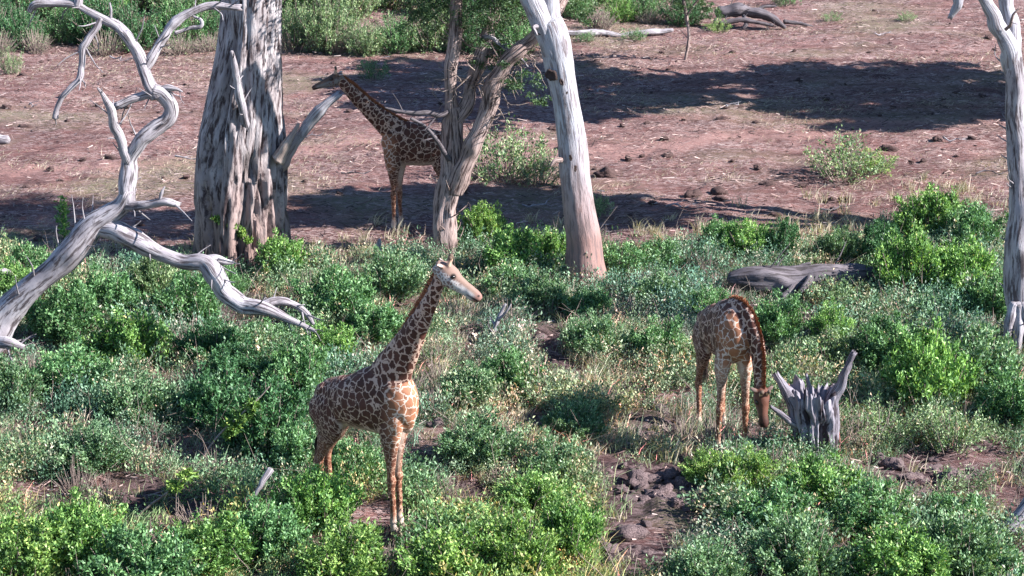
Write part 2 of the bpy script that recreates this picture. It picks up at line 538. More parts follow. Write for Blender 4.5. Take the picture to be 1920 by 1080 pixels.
TPL = {
    'leafy': [shrub_template(100 + i, n_stem=46, n_leaf=13000, h=1.0, w=1.25, leaf=0.056) for i in range(3)],
    'feathery': [shrub_template(120 + i, n_stem=70, n_leaf=14500, h=1.0, w=1.1, leaf=0.048, upright=1.2, spread=0.05) for i in range(3)],
    'sparse': [shrub_template(140 + i, n_stem=34, n_leaf=2600, h=1.0, w=1.3, leaf=0.05, spread=0.06) for i in range(2)],
    'tall': [shrub_template(160 + i, n_stem=120, n_leaf=16000, h=2.0, w=2.6, leaf=0.075, spread=0.10) for i in range(3)],
    'brush': [shrub_template(190 + i, n_stem=150, n_leaf=500, h=1.0, w=1.4, leaf=0.05, spread=0.08) for i in range(2)],
    'sapling': [shrub_template(180, n_stem=3, n_leaf=420, h=1.0, w=0.32, leaf=0.075, spread=0.06)],
}
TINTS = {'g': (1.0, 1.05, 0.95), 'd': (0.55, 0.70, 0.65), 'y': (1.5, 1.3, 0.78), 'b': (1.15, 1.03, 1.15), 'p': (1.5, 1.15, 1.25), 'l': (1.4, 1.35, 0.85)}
cnt = [0]
def shrub(px, py, h, w, kind, tint, label, group=None, cat='bush', name='bush', loc=None):
    p = G(px, py) if loc is None else np.array(loc, float)
    i = cnt[0]; cnt[0] += 1
    fm, sm = TPL[kind][i % len(TPL[kind])]
    o = empty(name, p + np.array([0, 0, -0.02]), (i * 2.399) % 6.283)
    bw = {'brush': 1.4, 'leafy': 1.25, 'feathery': 1.1, 'sparse': 1.3, 'tall': 2.6, 'sapling': .32}[kind]
    bh = {'tall': 2.0}.get(kind, 1.0)
    o.scale = (w / bw, w / bw, h / bh)
    f = link('foliage', fm, o)
    c = np.array(TINTS[tint]) * (0.9 + 0.2 * rng.random())
    f.color = (*c, 1)
    link('stems', sm, o)
    tag(o, label, cat, group)
    return o

def plain(name, mesh, mat): pass

# ------------------------------------------------------------------ where the thicket grows (pixel lookups of ground points, authoring only)
BX = [-400, 0, 100, 360, 560, 700, 830, 900, 1050, 1150, 1300, 1500, 1560, 1640, 1720, 1880, 2300]
BY = [445, 448, 462, 495, 470, 462, 452, 425, 440, 462, 455, 462, 452, 425, 385, 385, 400]
BARE = [(300, 695, 75, 16), (150, 805, 45, 18), (1240, 748, 130, 16), (1235, 920, 130, 55), (740, 1005, 58, 48), (1195, 1025, 80, 75), (1260, 985, 70, 30), (820, 830, 40, 30), (1040, 690, 60, 24), (900, 930, 60, 22), (60, 925, 70, 18), (250, 915, 70, 18), (480, 800, 60, 30), (1740, 885, 120, 30),
        (1150, 572, 50, 16), (1610, 1045, 50, 26), (390, 965, 60, 22), (700, 975, 40, 30), (1020, 640, 45, 40), (1000, 800, 60, 28),
        (1840, 860, 70, 30), (1220, 800, 60, 30), (1300, 990, 60, 25), (1130, 870, 50, 25), (880, 640, 40, 25), (1500, 600, 90, 18), (1620, 640, 50, 20)]
def density(px, py):
    d = sstep(-6, 26, py - np.interp(px, BX, BY))
    for bx, by, rx, ry in BARE:
        q = ((px - bx) / rx) ** 2 + ((py - by) / ry) ** 2
        d = d * sstep(0.5, 1.5, q)
    return d

ground()

# ------------------------------------------------------------------ trees and fallen wood
def conv(pts, Y0):
    out = []
    for px, py, dY, rpx in pts:
        P = at(px, py, Y0 + dY)
        d = ray(px, py); fw = (Y0 + dY) / d[1]
        out.append([*P, rpx * fw / FPX])
    return np.array(out)

def limb(parent, name, pts, Y0, mat, origin, seed, label=None, **kw):
    mb = MB(); C = conv(pts, Y0); tube(mb, C, seed=seed, **kw)
    if mat in (M['dead'], M['bark'], M['darklog']) and name != 'root' and len(C) > 3:     # short snapped twigs and spurs
        r_ = np.random.default_rng(seed + 900); S = catmull(C, .05)
        for k in range(int(len(S) * .05 * 2.4) + 1):
            i = r_.integers(2, len(S) - 1); c = S[i, :3]; r = S[i, 3]
            T = S[i, :3] - S[i - 1, :3]; T /= np.linalg.norm(T) + 1e-9
            d = r_.normal(size=3); d -= T * d.dot(T); d /= np.linalg.norm(d); d = d + T * .7
            L = .12 + .5 * r_.random() ** 2; q = d + r_.normal(size=3) * .3; w = min(.02, r * .35)
            tube(mb, np.array([[*(c + d * r * .5), w], [*(c + d * (r + L * .5)), w * .7], [*(c + d * r + (d * .5 + q * .5) * L), w * .35]]), step=.05, seg=6, seed=seed + k)
    o = link(name, mb.mesh(name, mat, origin), parent)
    if label: o['label'] = label
    return o

def knot(parent, px, py, Y0, dY, rpx, origin, nrm=(0, -1, 0.1), squash=1.4, seed=0):
    """a knot hole: rim and shallow recess in one dark colour"""
    P = at(px, py, Y0 + dY); r = rpx * (Y0 + dY) / ray(px, py)[1] / FPX
    n = Vector(nrm).normalized(); q = n.to_track_quat('Z', 'Y').to_matrix()
    V = []; F = []; seg = 14
    prof = [(1.35, -0.25), (1.15, 0.12), (0.95, 0.2), (0.72, 0.05), (0.5, -0.02), (0.0, -0.03)]
    for k, (rr, zz) in enumerate(prof):
        for j in range(seg):
            a = 2 * math.pi * j / seg
            e = 1 + 0.22 * math.sin(a * 2 + seed) + 0.12 * math.sin(a * 5 + seed * 2)
            v = q @ Vector((math.cos(a) * rr * r * e, math.sin(a) * rr * r * e * squash, zz * r))
            V.append(P + np.array(v) - np.asarray(origin))
    for k in range(len(prof) - 1):
        for j in range(seg):
            j2 = (j + 1) % seg
            F.append((k * seg + j, k * seg + j2, (k + 1) * seg + j2, (k + 1) * seg + j))
    me = mesh_np('knot_hole', V, F, M['hole'])
    return link('knot_hole', me, parent)

# --- the giant dead trunk, left of centre
def giant():
    base = G(455, 492); Y0 = base[1]
    t = empty('dead_tree', base)
    tag(t, 'massive dead tree with a wide fluted grey trunk', 'tree')
    mb = MB()
    pts = conv([(452, 530, 0, 94), (452, 480, 0, 89), (450, 430, 0, 86), (450, 370, 0, 84), (450, 310, 0, 82), (452, 250, 0, 79), (457, 190, 0, 70),
                (464, 120, 0, 62), (470, 50, 0, 57), (474, -30, 0, 54), (478, -160, 0, 52), (480, -320, 0.2, 44)], Y0)
    S = catmull(pts, 0.07); C = S[:, :3]; rad = S[:, 3]; n = len(C); seg = 150
    ang = np.linspace(0, 2 * math.pi, seg, endpoint=False)
    z = C[:, 2] - base[2]
    A, Z = np.meshgrid(ang, z)
    R0 = np.repeat(rad[:, None], seg, 1)
    cx, sx = np.cos(A).ravel(), np.sin(A).ravel(); zz = Z.ravel()
    low = 1 - sstep(2.0, 4.6, zz)
    # roots / flutes: ridged folds that run down the bole and deepen towards the ground
    wander = 0.35 * vnoise(np.c_[cx * 1.2, sx * 1.2, zz * 0.35], 5)
    fa = A.ravel() + wander
    f1 = fbm(np.c_[np.cos(fa) * 3.4, np.sin(fa) * 3.4, zz * 0.22], 3, 8)
    f2 = fbm(np.c_[np.cos(fa) * 8.5, np.sin(fa) * 8.5, zz * 0.35], 3, 18)
    ridge1 = (1 - np.clip(np.abs(f1) * 2.4, 0, 1)); ridge2 = (1 - np.clip(np.abs(f2) * 2.2, 0, 1))
    big = vnoise(np.c_[np.cos(A.ravel()) * 1.3, np.sin(A.ravel()) * 1.3, zz * 0.25], 77)
    rr = R0.ravel() * (1.04 + 0.09 * big * (0.3 + low) - (0.10 + 0.20 * low) * ridge1 ** 2 - (0.04 + 0.10 * low) * ridge2 ** 2)
    rr *= 1 + 0.012 * fbm(np.c_[cx * 14, sx * 14, zz * 1.2], 2, 30)
    # a deep cleft on the camera side, from 3 m up to 5 m, leaning left, and two folds below it
    def cleft(a0, slope, z0, z1, w, depth):
        c = a0 + slope * (zz - z0)
        da = (A.ravel() - c + math.pi) % (2 * math.pi) - math.pi
        e = sstep(z0 - .3, z0 + .5, zz) * (1 - sstep(z1 - .6, z1 + .2, zz))
        return depth * e * np.exp(-(da / w) ** 2)
    # angle -pi/2 faces the camera (U=+Y handled below)
    rr *= 1 - cleft(-1.95, -0.02, 2.2, 6.2, 0.12, 0.26) - cleft(-1.45, 0.03, -0.5, 2.9, 0.14, 0.24) - cleft(-2.1, 0.05, -0.5, 2.4, 0.10, 0.16) - cleft(-1.0, 0.02, -.5, 2.0, .07, .14) + cleft(-1.72, 0.0, 2.6, 5.6, 0.16, 0.12)
    X = np.repeat(C[:, 0], seg) + cx * rr; Y = np.repeat(C[:, 1], seg) + sx * rr * 0.85
    V = np.stack([X, Y, np.repeat(C[:, 2], seg)], 1) - base
    i = np.arange(n - 1)[:, None] * seg; j = np.arange(seg)[None]
    F = np.stack([i + j, i + (j + 1) % seg, i + seg + (j + 1) % seg, i + seg + j], -1).reshape(-1, 4)
    UV = np.stack([fa / (2 * math.pi), zz], 1)
    me = mesh_np('trunk', V, F, M['big'], uv=UV)
    link('trunk', me, t)
    limb(t, 'branch', [(500, 345, .1, 11), (522, 318, -.1, 12), (541, 288, -.2, 11), (562, 255, -.3, 10), (586, 220, -.35, 10), (610, 196, -.4, 9), (634, 178, -.4, 7)], Y0, M['smooth'], base, 31, seg=14, step=.06, broken=True, gnarl=.16)
    limb(t, 'branch', [(462, 240, -.7, 9), (452, 190, -1.0, 8), (446, 150, -1.05, 7), (440, 120, -1.1, 6), (434, 96, -1.15, 4)], Y0, M['dead'], base, 32, seg=10, step=.05)
    limb(t, 'branch', [(520, 300, -.5, 14), (534, 270, -.6, 9), (552, 245, -.55, 5), (560, 232, -.5, 3)], Y0, M['twig'], base, 33, seg=8, step=.05)
giant()

# --- leaning dead tree with the curling branches, far left
def curly():
    base = G(-55, 690); Y0 = base[1]
    t = empty('dead_tree', base)
    tag(t, 'bleached dead tree leaning in from the left edge, with twisting snake-like branches', 'tree')
    D = M['dead']
    b = dict(seg=16, step=.05)
    limb(t, 'trunk', [(-75, 720, 0, 44), (-40, 665, 0, 40), (8, 600, 0, 32), (60, 533, 0, 27), (115, 480, 0, 25), (165, 436, 0, 23), (205, 408, 0, 20), (228, 388, 0, 17), (238, 365, 0, 14)], Y0, D, base, 1, seg=22, step=.06, flute=.1, broken=True)
    limb(t, 'branch', [(190, 428, .05, 16), (222, 434, 0, 20), (262, 450, -.1, 18), (305, 478, -.2, 16), (345, 494, -.3, 14), (383, 492, -.4, 15), (405, 515, -.45, 18), (420, 548, -.5, 17), (452, 572, -.6, 15), (488, 577, -.7, 13), (520, 590, -.75, 9), (555, 605, -.8, 6), (592, 622, -.85, 3)], Y0, D, base, 2, **b)
    limb(t, 'branch', [(492, 574, -.7, 10), (515, 565, -.6, 8), (545, 570, -.5, 7), (572, 586, -.5, 6), (588, 608, -.55, 3)], Y0, D, base, 3, seg=12, step=.04)
    limb(t, 'branch', [(372, 490, -.35, 8), (400, 484, -.25, 8), (422, 490, -.2, 6), (438, 492, -.15, 3)], Y0, D, base, 4, seg=10, step=.04)
    limb(t, 'branch', [(225, 384, 0, 11), (255, 385, -.15, 9), (285, 384, -.25, 8), (312, 380, -.3, 8), (334, 384, -.3, 5)], Y0, D, base, 5, seg=12, step=.04, broken=True)
    limb(t, 'branch', [(300, 380, -.3, 4), (303, 362, -.3, 3), (309, 350, -.25, 1.5)], Y0, D, base, 6, seg=8, step=.03)
    limb(t, 'branch', [(240, 390, 0, 15), (239, 350, .05, 15), (240, 312, .1, 15), (246, 290, .1, 14), (262, 262, .1, 14), (290, 240, .15, 15), (314, 226, .2, 15), (320, 200, .2, 15), (306, 178, .15, 15), (286, 168, .1, 14)], Y0, D, base, 7, seg=18, step=.045, gnarl=.14)
    limb(t, 'branch', [(242, 305, .1, 11), (230, 280, .0, 10), (217, 238, -.15, 9), (208, 205, -.25, 8), (196, 182, -.3, 5), (183, 165, -.35, 2)], Y0, D, base, 8, seg=12, step=.04)
    limb(t, 'branch', [(292, 175, .15, 10), (265, 180, .15, 9), (240, 188, .1, 8), (220, 198, .05, 8)], Y0, D, base, 9, seg=12, step=.04, broken=True)
    limb(t, 'branch', [(292, 172, .15, 9), (312, 164, .1, 7), (330, 166, .05, 4), (342, 172, .0, 1.5)], Y0, D, base, 10, seg=10, step=.04)
    limb(t, 'branch', [(296, 180, .15, 14), (280, 158, .15, 13), (270, 125, .2, 11), (255, 95, .2, 11), (238, 68, .2, 10), (215, 45, .25, 9), (190, 33, .25, 8), (165, 20, .3, 7), (140, 8, .3, 7), (100, 6, .3, 7), (68, 8, .3, 7), (55, 22, .35, 4)], Y0, D, base, 11, seg=14, step=.045)
    limb(t, 'branch', [(190, 34, .25, 8), (178, 55, .2, 7), (158, 85, .1, 7), (155, 120, .1, 7), (148, 148, .0, 6), (125, 172, -.1, 5), (110, 195, -.1, 5), (103, 222, -.1, 6)], Y0, D, base, 12, seg=12, step=.04)
    limb(t, 'branch', [(272, 130, .2, 9), (290, 98, .3, 9), (310, 68, .4, 9), (338, 36, .5, 9), (375, 16, .55, 8), (410, 10, .6, 8), (448, 14, .6, 6)], Y0, D, base, 13, seg=12, step=.045, broken=True)
    limb(t, 'branch', [(328, 62, .45, 4), (352, 55, .5, 3.5), (374, 50, .5, 3.5), (377, 38, .5, 3), (362, 30, .5, 2)], Y0, D, base, 14, seg=8, step=.03)
    limb(t, 'branch', [(145, 12, .3, 8), (148, -10, .3, 8), (140, -60, .4, 8), (120, -120, .5, 6)], Y0, D, base, 15, seg=10, step=.05)
    limb(t, 'branch', [(208, 42, .25, 3), (208, 22, .25, 2.5), (206, 5, .25, 1.5)], Y0, D, base, 16, seg=6, step=.04)
    limb(t, 'branch', [(-30, 652, -.3, 18), (0, 642, -.5, 14), (22, 644, -.6, 11), (42, 650, -.65, 5)], Y0, D, base, 17, seg=12, step=.04, broken=True)
curly()

# --- live tree in the centre
def crown_mesh(seed, centers, n, leaf, name='crown', mat='crown'):
    r_ = np.random.default_rng(seed)
    C = np.array(centers, float)   # x,y,z,rx,ry,rz
    wgt = C[:, 3] * C[:, 4] * C[:, 5]; wgt /= wgt.sum()
    ncl = max(60, n // 55)
    k = r_.choice(len(C), ncl, p=wgt)
    d = unit(r_.normal(size=(ncl, 3))) * (r_.random(ncl) ** 0.45)[:, None]
    cl = C[k, :3] + d * C[k, 3:6]
    ci = r_.integers(0, ncl, n)
    sz = np.abs(C[k, 3:6]).min(1) * 0.16
    P = cl[ci] + r_.normal(size=(n, 3)) * np.array([1, 1, .55]) * sz[ci][:, None]
    D = unit(unit(r_.normal(size=(n, 3))) + np.array([0, 0, .1]))
    L = leaf * (.6 + .8 * r_.random(n))
    tint = np.clip(.45 + .2 * r_.normal(size=n) + (r_.random(ncl) - .5)[ci] * .4, 0, .95)
    V, F, t = leaves(P, D, L, L * .4, tint)
    return V, F, t, cl

def live():
    base = G(842, 482); Y0 = base[1]
    t = empty('acacia_tree', base)
    tag(t, 'living tree with brown forking trunk and sparse green crown, behind the tall front giraffe', 'tree')
    B = M['bark']
    limb(t, 'trunk', [(843, 515, 0, 24), (842, 470, 0, 21), (843, 400, 0, 24), (845, 340, 0, 24), (846, 290, 0, 22), (848, 235, 0, 21), (852, 200, 0, 15)], Y0, B, base, 51, seg=22, step=.06, flute=.22, gnarl=.16)
    limb(t, 'limb', [(848, 240, 0, 15), (846, 180, -.1, 12), (848, 120, -.15, 13), (849, 60, -.2, 13), (854, 0, -.25, 12), (858, -60, -.3, 11), (850, -160, -.4, 8), (835, -260, -.6, 4)], Y0, B, base, 52, seg=14, step=.07)
    limb(t, 'limb', [(856, 225, 0, 15), (878, 190, .1, 13), (888, 150, .15, 12), (900, 110, .2, 13), (915, 60, .25, 12), (928, 0, .3, 11), (942, -70, .4, 10), (960, -180, .6, 5)], Y0, B, base, 53, seg=14, step=.07)
    limb(t, 'limb', [(852, 360, 0, 18), (868, 315, -.1, 18), (888, 265, -.2, 17), (905, 225, -.25, 16), (922, 180, -.3, 17), (945, 130, -.35, 16), (972, 98, -.4, 14), (1000, 78, -.45, 12), (1040, 30, -.6, 11), (1090, -40, .3, 9), (1150, -80, .9, 6), (1230, -85, 1.1, 4), (1340, -90, 1.1, 2)], Y0, B, base, 54, seg=16, step=.07)  # outer end runs out of view to the added shading clumps
    limb(t, 'branch', [(846, 205, -.15, 4), (826, 217, -.35, 5), (800, 210, -.5, 5), (778, 212, -.6, 4), (745, 208, -.6, 3), (722, 202, -.6, 1.5)], Y0, M['darklog'], base, 55, seg=8, step=.05)  # dark wood instead of bark: shade put into the branch's colour
    limb(t, 'branch', [(843, 300, -.15, 5), (818, 262, -.4, 4), (795, 235, -.5, 3), (770, 222, -.6, 2.5)], Y0, M['darklog'], base, 56, seg=8, step=.05)  # same dark wood, standing in for shade
    limb(t, 'branch', [(905, 72, .0, 6), (920, 70, -.2, 4), (945, 90, -.3, 3), (975, 108, -.35, 2.5), (990, 125, -.35, 1.5)], Y0, M['dead'], base, 57, seg=8, step=.05)
    r_ = np.random.default_rng(5)
    mb = MB()
    for k in range(130):   # bare and leafy twigs round the forks
        s = [(850, 150), (890, 140), (860, 60), (915, 60), (930, 200), (955, 120), (1000, 80)][r_.integers(0, 7)]
        px, py = s[0] + r_.normal() * 14, s[1] + r_.normal() * 22
        dy = r_.normal() * .3
        a = r_.random() * 6.28; L = 18 + 38 * r_.random()
        pts = [(px, py, dy, 1.3)]
        for q in (1, 2, 3):
            a += r_.normal() * .5
            pts.append((pts[-1][0] + math.cos(a) * L / 3, pts[-1][1] + math.sin(a) * L / 3, dy + r_.normal() * .3, 1.2 - q * .3))
        simple_tube(mb, conv(pts, Y0), 4)
    link('twigs', mb.mesh('twigs', M['twig'], base), t)
    def c(px, py, dY, rx, ry, rz):
        return [*(at(px, py, Y0 + dY) - base), rx, ry, rz]
    V, F, tt, cl = crown_mesh(9, [c(880, -120, 0, 2.6, 2.6, 1.1), c(760, -170, .3, 2.0, 2.2, .9), c(960, -210, 1, 3.0, 3.0, .9), c(1010, -60, -.5, 1.3, 1.2, .5)], 40000, .10)
    V3, F3, t3, _ = crown_mesh(12, [c(1000, -72, 1.3, 1.1, .9, .8), c(1072, -75, 1.2, 1.3, .9, .9), c(1183, -78, 1.1, 1.3, .9, .9), c(1295, -82, 1.1, 1.4, .9, .9), c(1380, -90, 1.0, 1.0, .8, .8)], 22000, .11)  # unseen clumps above the frame, added to shade the far giraffe
    F = np.vstack([F, F3 + len(V)]); V = np.vstack([V, V3]); tt = np.r_[tt, t3]
    V2, F2, t2, _ = crown_mesh(10, [c(885, 15, -.2, 1.3, .9, .62), c(800, 20, .2, .8, .8, .5), c(955, 30, -.1, .9, .8, .7), c(905, 75, -.4, .7, .6, .35), c(975, 160, -.3, .62, .6, .42), c(930, 105, -.1, .7, .6, .4), c(1010, 185, -.2, .45, .5, .3), c(945, 250, -.2, .3, .4, .3), c(1100, 20, -.4, .5, .6, .45)], 12000, .065)
    V = np.vstack([V, V2]); F = np.vstack([F, F2 + len(V) - len(V2)]); tt = np.r_[tt, t2]
    link('crown', mesh_np('crown', V, F, M['crown'], False, attrs={'tint': ('FLOAT', tt)}), t)
live()

# --- pale leaning trunk right of centre
def pale():
    base = G(1100, 535); Y0 = base[1]
    t = empty('dead_tree', base)
    tag(t, 'smooth pale dead tree leaning left with knot holes and a forked top', 'tree')
    limb(t, 'trunk', [(1105, 560, 0, 47), (1101, 528, 0, 41), (1096, 480, 0, 34), (1089, 420, 0, 32), (1080, 350, 0, 29), (1070, 280, 0, 28), (1058, 200, 0, 27), (1047, 130, 0, 27), (1038, 75, 0, 28), (1030, 40, 0, 24)], Y0, M['smooth'], base, 61, seg=36, step=.07, gnarl=.05, lobe=.06, flute=.05)
    limb(t, 'limb', [(1042, 110, -.02, 20), (1022, 62, -.05, 20), (1005, 25, -.1, 19), (990, -10, -.15, 18), (965, -80, -.2, 16), (935, -190, -.4, 9)], Y0, M['smooth'], base, 62, seg=20, step=.07, gnarl=.07)
    limb(t, 'limb', [(1044, 110, .05, 20), (1036, 50, .1, 19), (1031, 0, .1, 18), (1028, -70, .2, 15), (1040, -190, .3, 8)], Y0, M['smooth'], base, 63, seg=20, step=.07, gnarl=.07)
    r = 27 * Y0 / FPX
    knot(t, 1012, 55, Y0, -.24, 8, base, (-.3, -1, .1), 1.3, 1)
    knot(t, 1033, 141, Y0, -.34, 8, base, (-.4, -1, .1), 1.2, 2)
    knot(t, 1053, 154, Y0, -.35, 3, base, (-.05, -1, .1), 1.6, 3)
    knot(t, 1070, 296, Y0, -.36, 2.5, base, (-.1, -1, .1), 1.6, 4)
    knot(t, 1079, 316, Y0, -.36, 2.5, base, (.1, -1, .1), 1.6, 5)
    knot(t, 1063, 174, Y0, -.35, 1.6, base, (.1, -1, .1), 1.3, 6)
    limb(t, 'branch', [(1052, 300, -.2, 6), (1040, 303, -.35, 4), (1032, 312, -.4, 2.5)], Y0, M['bark'], base, 64, seg=8, step=.04)
    limb(t, 'branch', [(1008, 50, -.2, 5), (1000, 52, -.45, 4), (1007, 66, -.5, 2)], Y0, M['dead'], base, 65, seg=8, step=.03)
pale()

# --- tree at the right edge
def right_tree():
    base = G(1915, 655); Y0 = base[1]
    t = empty('dead_tree', base)
    tag(t, 'pale dead tree standing at the right edge with limbs spreading up to the left', 'tree')
    S = M['smooth']
    limb(t, 'trunk', [(1922, 690, 0, 40), (1915, 650, 0, 34), (1910, 590, 0, 26), (1908, 520, 0, 25), (1908, 440, 0, 24), (1908, 360, 0, 22), (1907, 290, 0, 20), (1903, 220, 0, 19), (1902, 160, 0, 19), (1898, 110, 0, 19)], Y0, M['dead'], base, 71, seg=22, step=.06, flute=.1, gnarl=.1)
    limb(t, 'limb', [(1902, 140, 0, 17), (1890, 90, -.1, 17), (1870, 45, -.2, 16), (1848, 5, -.3, 13), (1820, -40, -.4, 11), (1780, -120, -.6, 7)], Y0, S, base, 72, seg=16, step=.06)
    limb(t, 'limb', [(1903, 120, .1, 15), (1895, 60, .15, 15), (1886, 0, .2, 14), (1878, -70, .3, 12), (1870, -180, .4, 6)], Y0, S, base, 73, seg=16, step=.06)
    limb(t, 'limb', [(1906, 250, 0, 12), (1925, 200, .1, 12), (1945, 120, .2, 11), (1970, 0, .4, 8)], Y0, S, base, 74, seg=12, step=.06)
    limb(t, 'branch', [(1886, 55, -.4, 3.5), (1895, 45, -.6, 3), (1900, 28, -.7, 2.5), (1911, 15, -.7, 1.5)], Y0, M['bark'], base, 75, seg=8, step=.04)
    limb(t, 'branch', [(1820, -42, -.4, 11), (1800, -15, -.5, 10), (1792, 10, -.5, 9), (1782, 32, -.5, 4)], Y0, S, base, 76, seg=10, step=.04, broken=True)
    for k, (dx, w) in enumerate([(-22, 10), (-6, 12), (14, 12)]):
        limb(t, 'root', [(1912 + dx * .4, 570, -.3, w), (1913 + dx * .9, 620, -.42, w), (1915 + dx * 1.3, 665, -.5, w * .8)], Y0, M['dead'], base, 77 + k, seg=10, step=.05, flute=.2)
right_tree()

# --- broken stump with two horns
def stump():
    base = G(1528, 855); Y0 = base[1]
    t = empty('tree_stump', base)
    tag(t, 'splintered grey tree stump with two horn-like broken limbs, beside the grazing giraffe', 'stump')
    D = M['stump']
    S = catmull(conv([(1531, 885, 0, 36), (1531, 850, 0, 36), (1529, 810, 0, 42), (1527, 775, 0, 46), (1525, 748, 0, 45)], Y0), .03)
    C = S[:, :3]; n = len(C); seg = 160
    ang = np.linspace(0, 2 * math.pi, seg, endpoint=False)
    z = C[:, 2] - base[2]; A, Z = np.meshgrid(ang, z); cx, sx, zz = np.cos(A).ravel(), np.sin(A).ravel(), Z.ravel()
    tw = A.ravel() + .25 * zz
    f1 = fbm(np.c_[np.cos(tw) * 2.2, np.sin(tw) * 2.2, zz * .6], 3, 191); f2 = fbm(np.c_[np.cos(tw) * 7, np.sin(tw) * 7, zz * 1.1], 3, 192); f3 = vnoise(np.c_[cx * 20, sx * 20, zz * 5], 193)
    rr = np.repeat(S[:, 3], seg) * (1.04 - .22 * (1 - np.clip(np.abs(f1) * 2.6, 0, 1)) - .10 * (1 - np.clip(np.abs(f2) * 2, 0, 1)) + .02 * f3 + .10 * vnoise(np.c_[cx * 1.5, sx * 1.5, zz * 1.8], 194))
    def cl(a0, z0, z1, w, d):
        da = (A.ravel() - a0 - .2 * (zz - .4) + math.pi) % (2 * math.pi) - math.pi
        return d * sstep(z0 - .1, z0 + .1, zz) * (1 - sstep(z1 - .15, z1 + .1, zz)) * np.clip(1 - np.abs(da / w), 0, 1) ** .7
    rr *= 1 - cl(-1.28, -.3, .75, .26, .72) - cl(-2.15, .25, .95, .15, .3) - cl(-1.75, -.1, .35, .12, .25)
    P = np.stack([np.repeat(C[:, 0], seg) + cx * rr, np.repeat(C[:, 1], seg) + sx * rr * .8, np.repeat(C[:, 2], seg)], 1)
    jag = .10 + .20 * vnoise(np.c_[np.cos(ang) * 2.7, np.sin(ang) * 2.7, ang * 0], 99) + .16 * np.abs(vnoise(np.c_[np.cos(ang) * 9, np.sin(ang) * 9, ang * 0], 98)) + .05 * rng.random(seg)
    P[-seg:, 2] += jag; P[-2 * seg:-seg, 2] += jag * .66; P[-3 * seg:-2 * seg, 2] += jag * .33
    inner = P[-seg:].copy(); cen = inner.mean(0); inner = cen + (inner - cen) * .78; inner[:, 2] = P[-seg:, 2] - .08
    inner2 = cen + (inner - cen) * .6; inner2[:, 2] = C[-1, 2] - .35
    P = np.vstack([P, inner, inner2]); V = P - base; i = np.arange(n + 1)[:, None] * seg; j = np.arange(seg)[None]
    F = [tuple(q) for q in np.stack([i + j, i + (j + 1) % seg, i + seg + (j + 1) % seg, i + seg + j], -1).reshape(-1, 4).tolist()]
    F.append(tuple(range((n + 1) * seg, (n + 2) * seg)))
    vv = np.r_[zz, np.repeat(z[-1] + .1, seg), np.repeat(z[-1] + .3, seg)]
    link('trunk', mesh_np('trunk', V, F, D, uv=np.stack([np.tile(ang / 6.283, n + 2), vv], 1)), t)
    limb(t, 'branch', [(1502, 800, -.05, 15), (1488, 762, -.05, 12), (1472, 732, -.1, 10), (1462, 714, -.12, 10), (1456, 706, -.12, 9)], Y0, D, base, 81, seg=20, step=.025, gnarl=.2, flute=.25, broken=True)
    limb(t, 'branch', [(1548, 800, 0, 15), (1560, 755, 0, 12), (1568, 735, -.02, 11), (1577, 712, -.05, 10), (1588, 690, -.08, 8), (1601, 664, -.1, 6)], Y0, D, base, 82, seg=20, step=.025, gnarl=.22, flute=.25, broken=True)
    limb(t, 'branch', [(1520, 765, .1, 9), (1518, 735, .1, 5), (1515, 718, .1, 4), (1512, 703, .1, 3)], Y0, D, base, 84, seg=8, step=.03, broken=True)
    limb(t, 'branch', [(1500, 800, -.1, 7), (1478, 786, -.2, 6), (1460, 772, -.25, 5), (1445, 762, -.3, 3)], Y0, D, base, 85, seg=8, step=.03)
stump()

# --- logs and sticks lying about
def log(name, pts, ref, mat, label, cat, seed, group=None, extra=(), **kw):
    base = G(*ref); Y0 = base[1]
    if extra:
        t = empty(name, base); tag(t, label, cat, group)
        limb(t, 'trunk', pts, Y0, mat, base, seed, **kw)
        for k, e in enumerate(extra): limb(t, 'branch', e, Y0, mat, base, seed + 1 + k, seg=8, step=.05)
        return t
    mb = MB(); tube(mb, conv(pts, Y0), seed=seed, **kw)
    o = link(name, mb.mesh(name, mat, base), None, base)
    return tag(o, label, cat, group)

log('fallen_log', [(1368, 524, 0, 11), (1400, 527, 0, 22), (1450, 527, 0, 28), (1500, 528, .1, 34), (1540, 524, .1, 30), (1590, 521, .2, 24), (1630, 522, .3, 20), (1660, 523, .4, 17)],
    (1500, 552), M['darklog'], 'thick grey fallen log lying in the bushes behind the grazing giraffe', 'log', 201, seg=24, step=.07, gnarl=.22, flute=.2,
    extra=([(1500, 530, -.2, 12), (1482, 545, -.5, 10), (1466, 558, -.7, 6)], [(1520, 520, -.2, 9), (1512, 535, -.6, 7), (1500, 548, -.8, 4)], [(1480, 510, 0, 6), (1500, 498, .1, 4), (1520, 494, .1, 2)]))
log('fallen_log', [(1050, 62, 0, 5), (1090, 62, 0, 6), (1130, 62, .2, 6), (1165, 68, .2, 5), (1200, 62, .3, 6), (1245, 58, .5, 5), (1262, 56, .5, 3)],
    (1150, 70), M['dead'], 'long pale fallen log on the far ground behind the leaning pale trunk', 'log', 211, seg=10, step=.15)
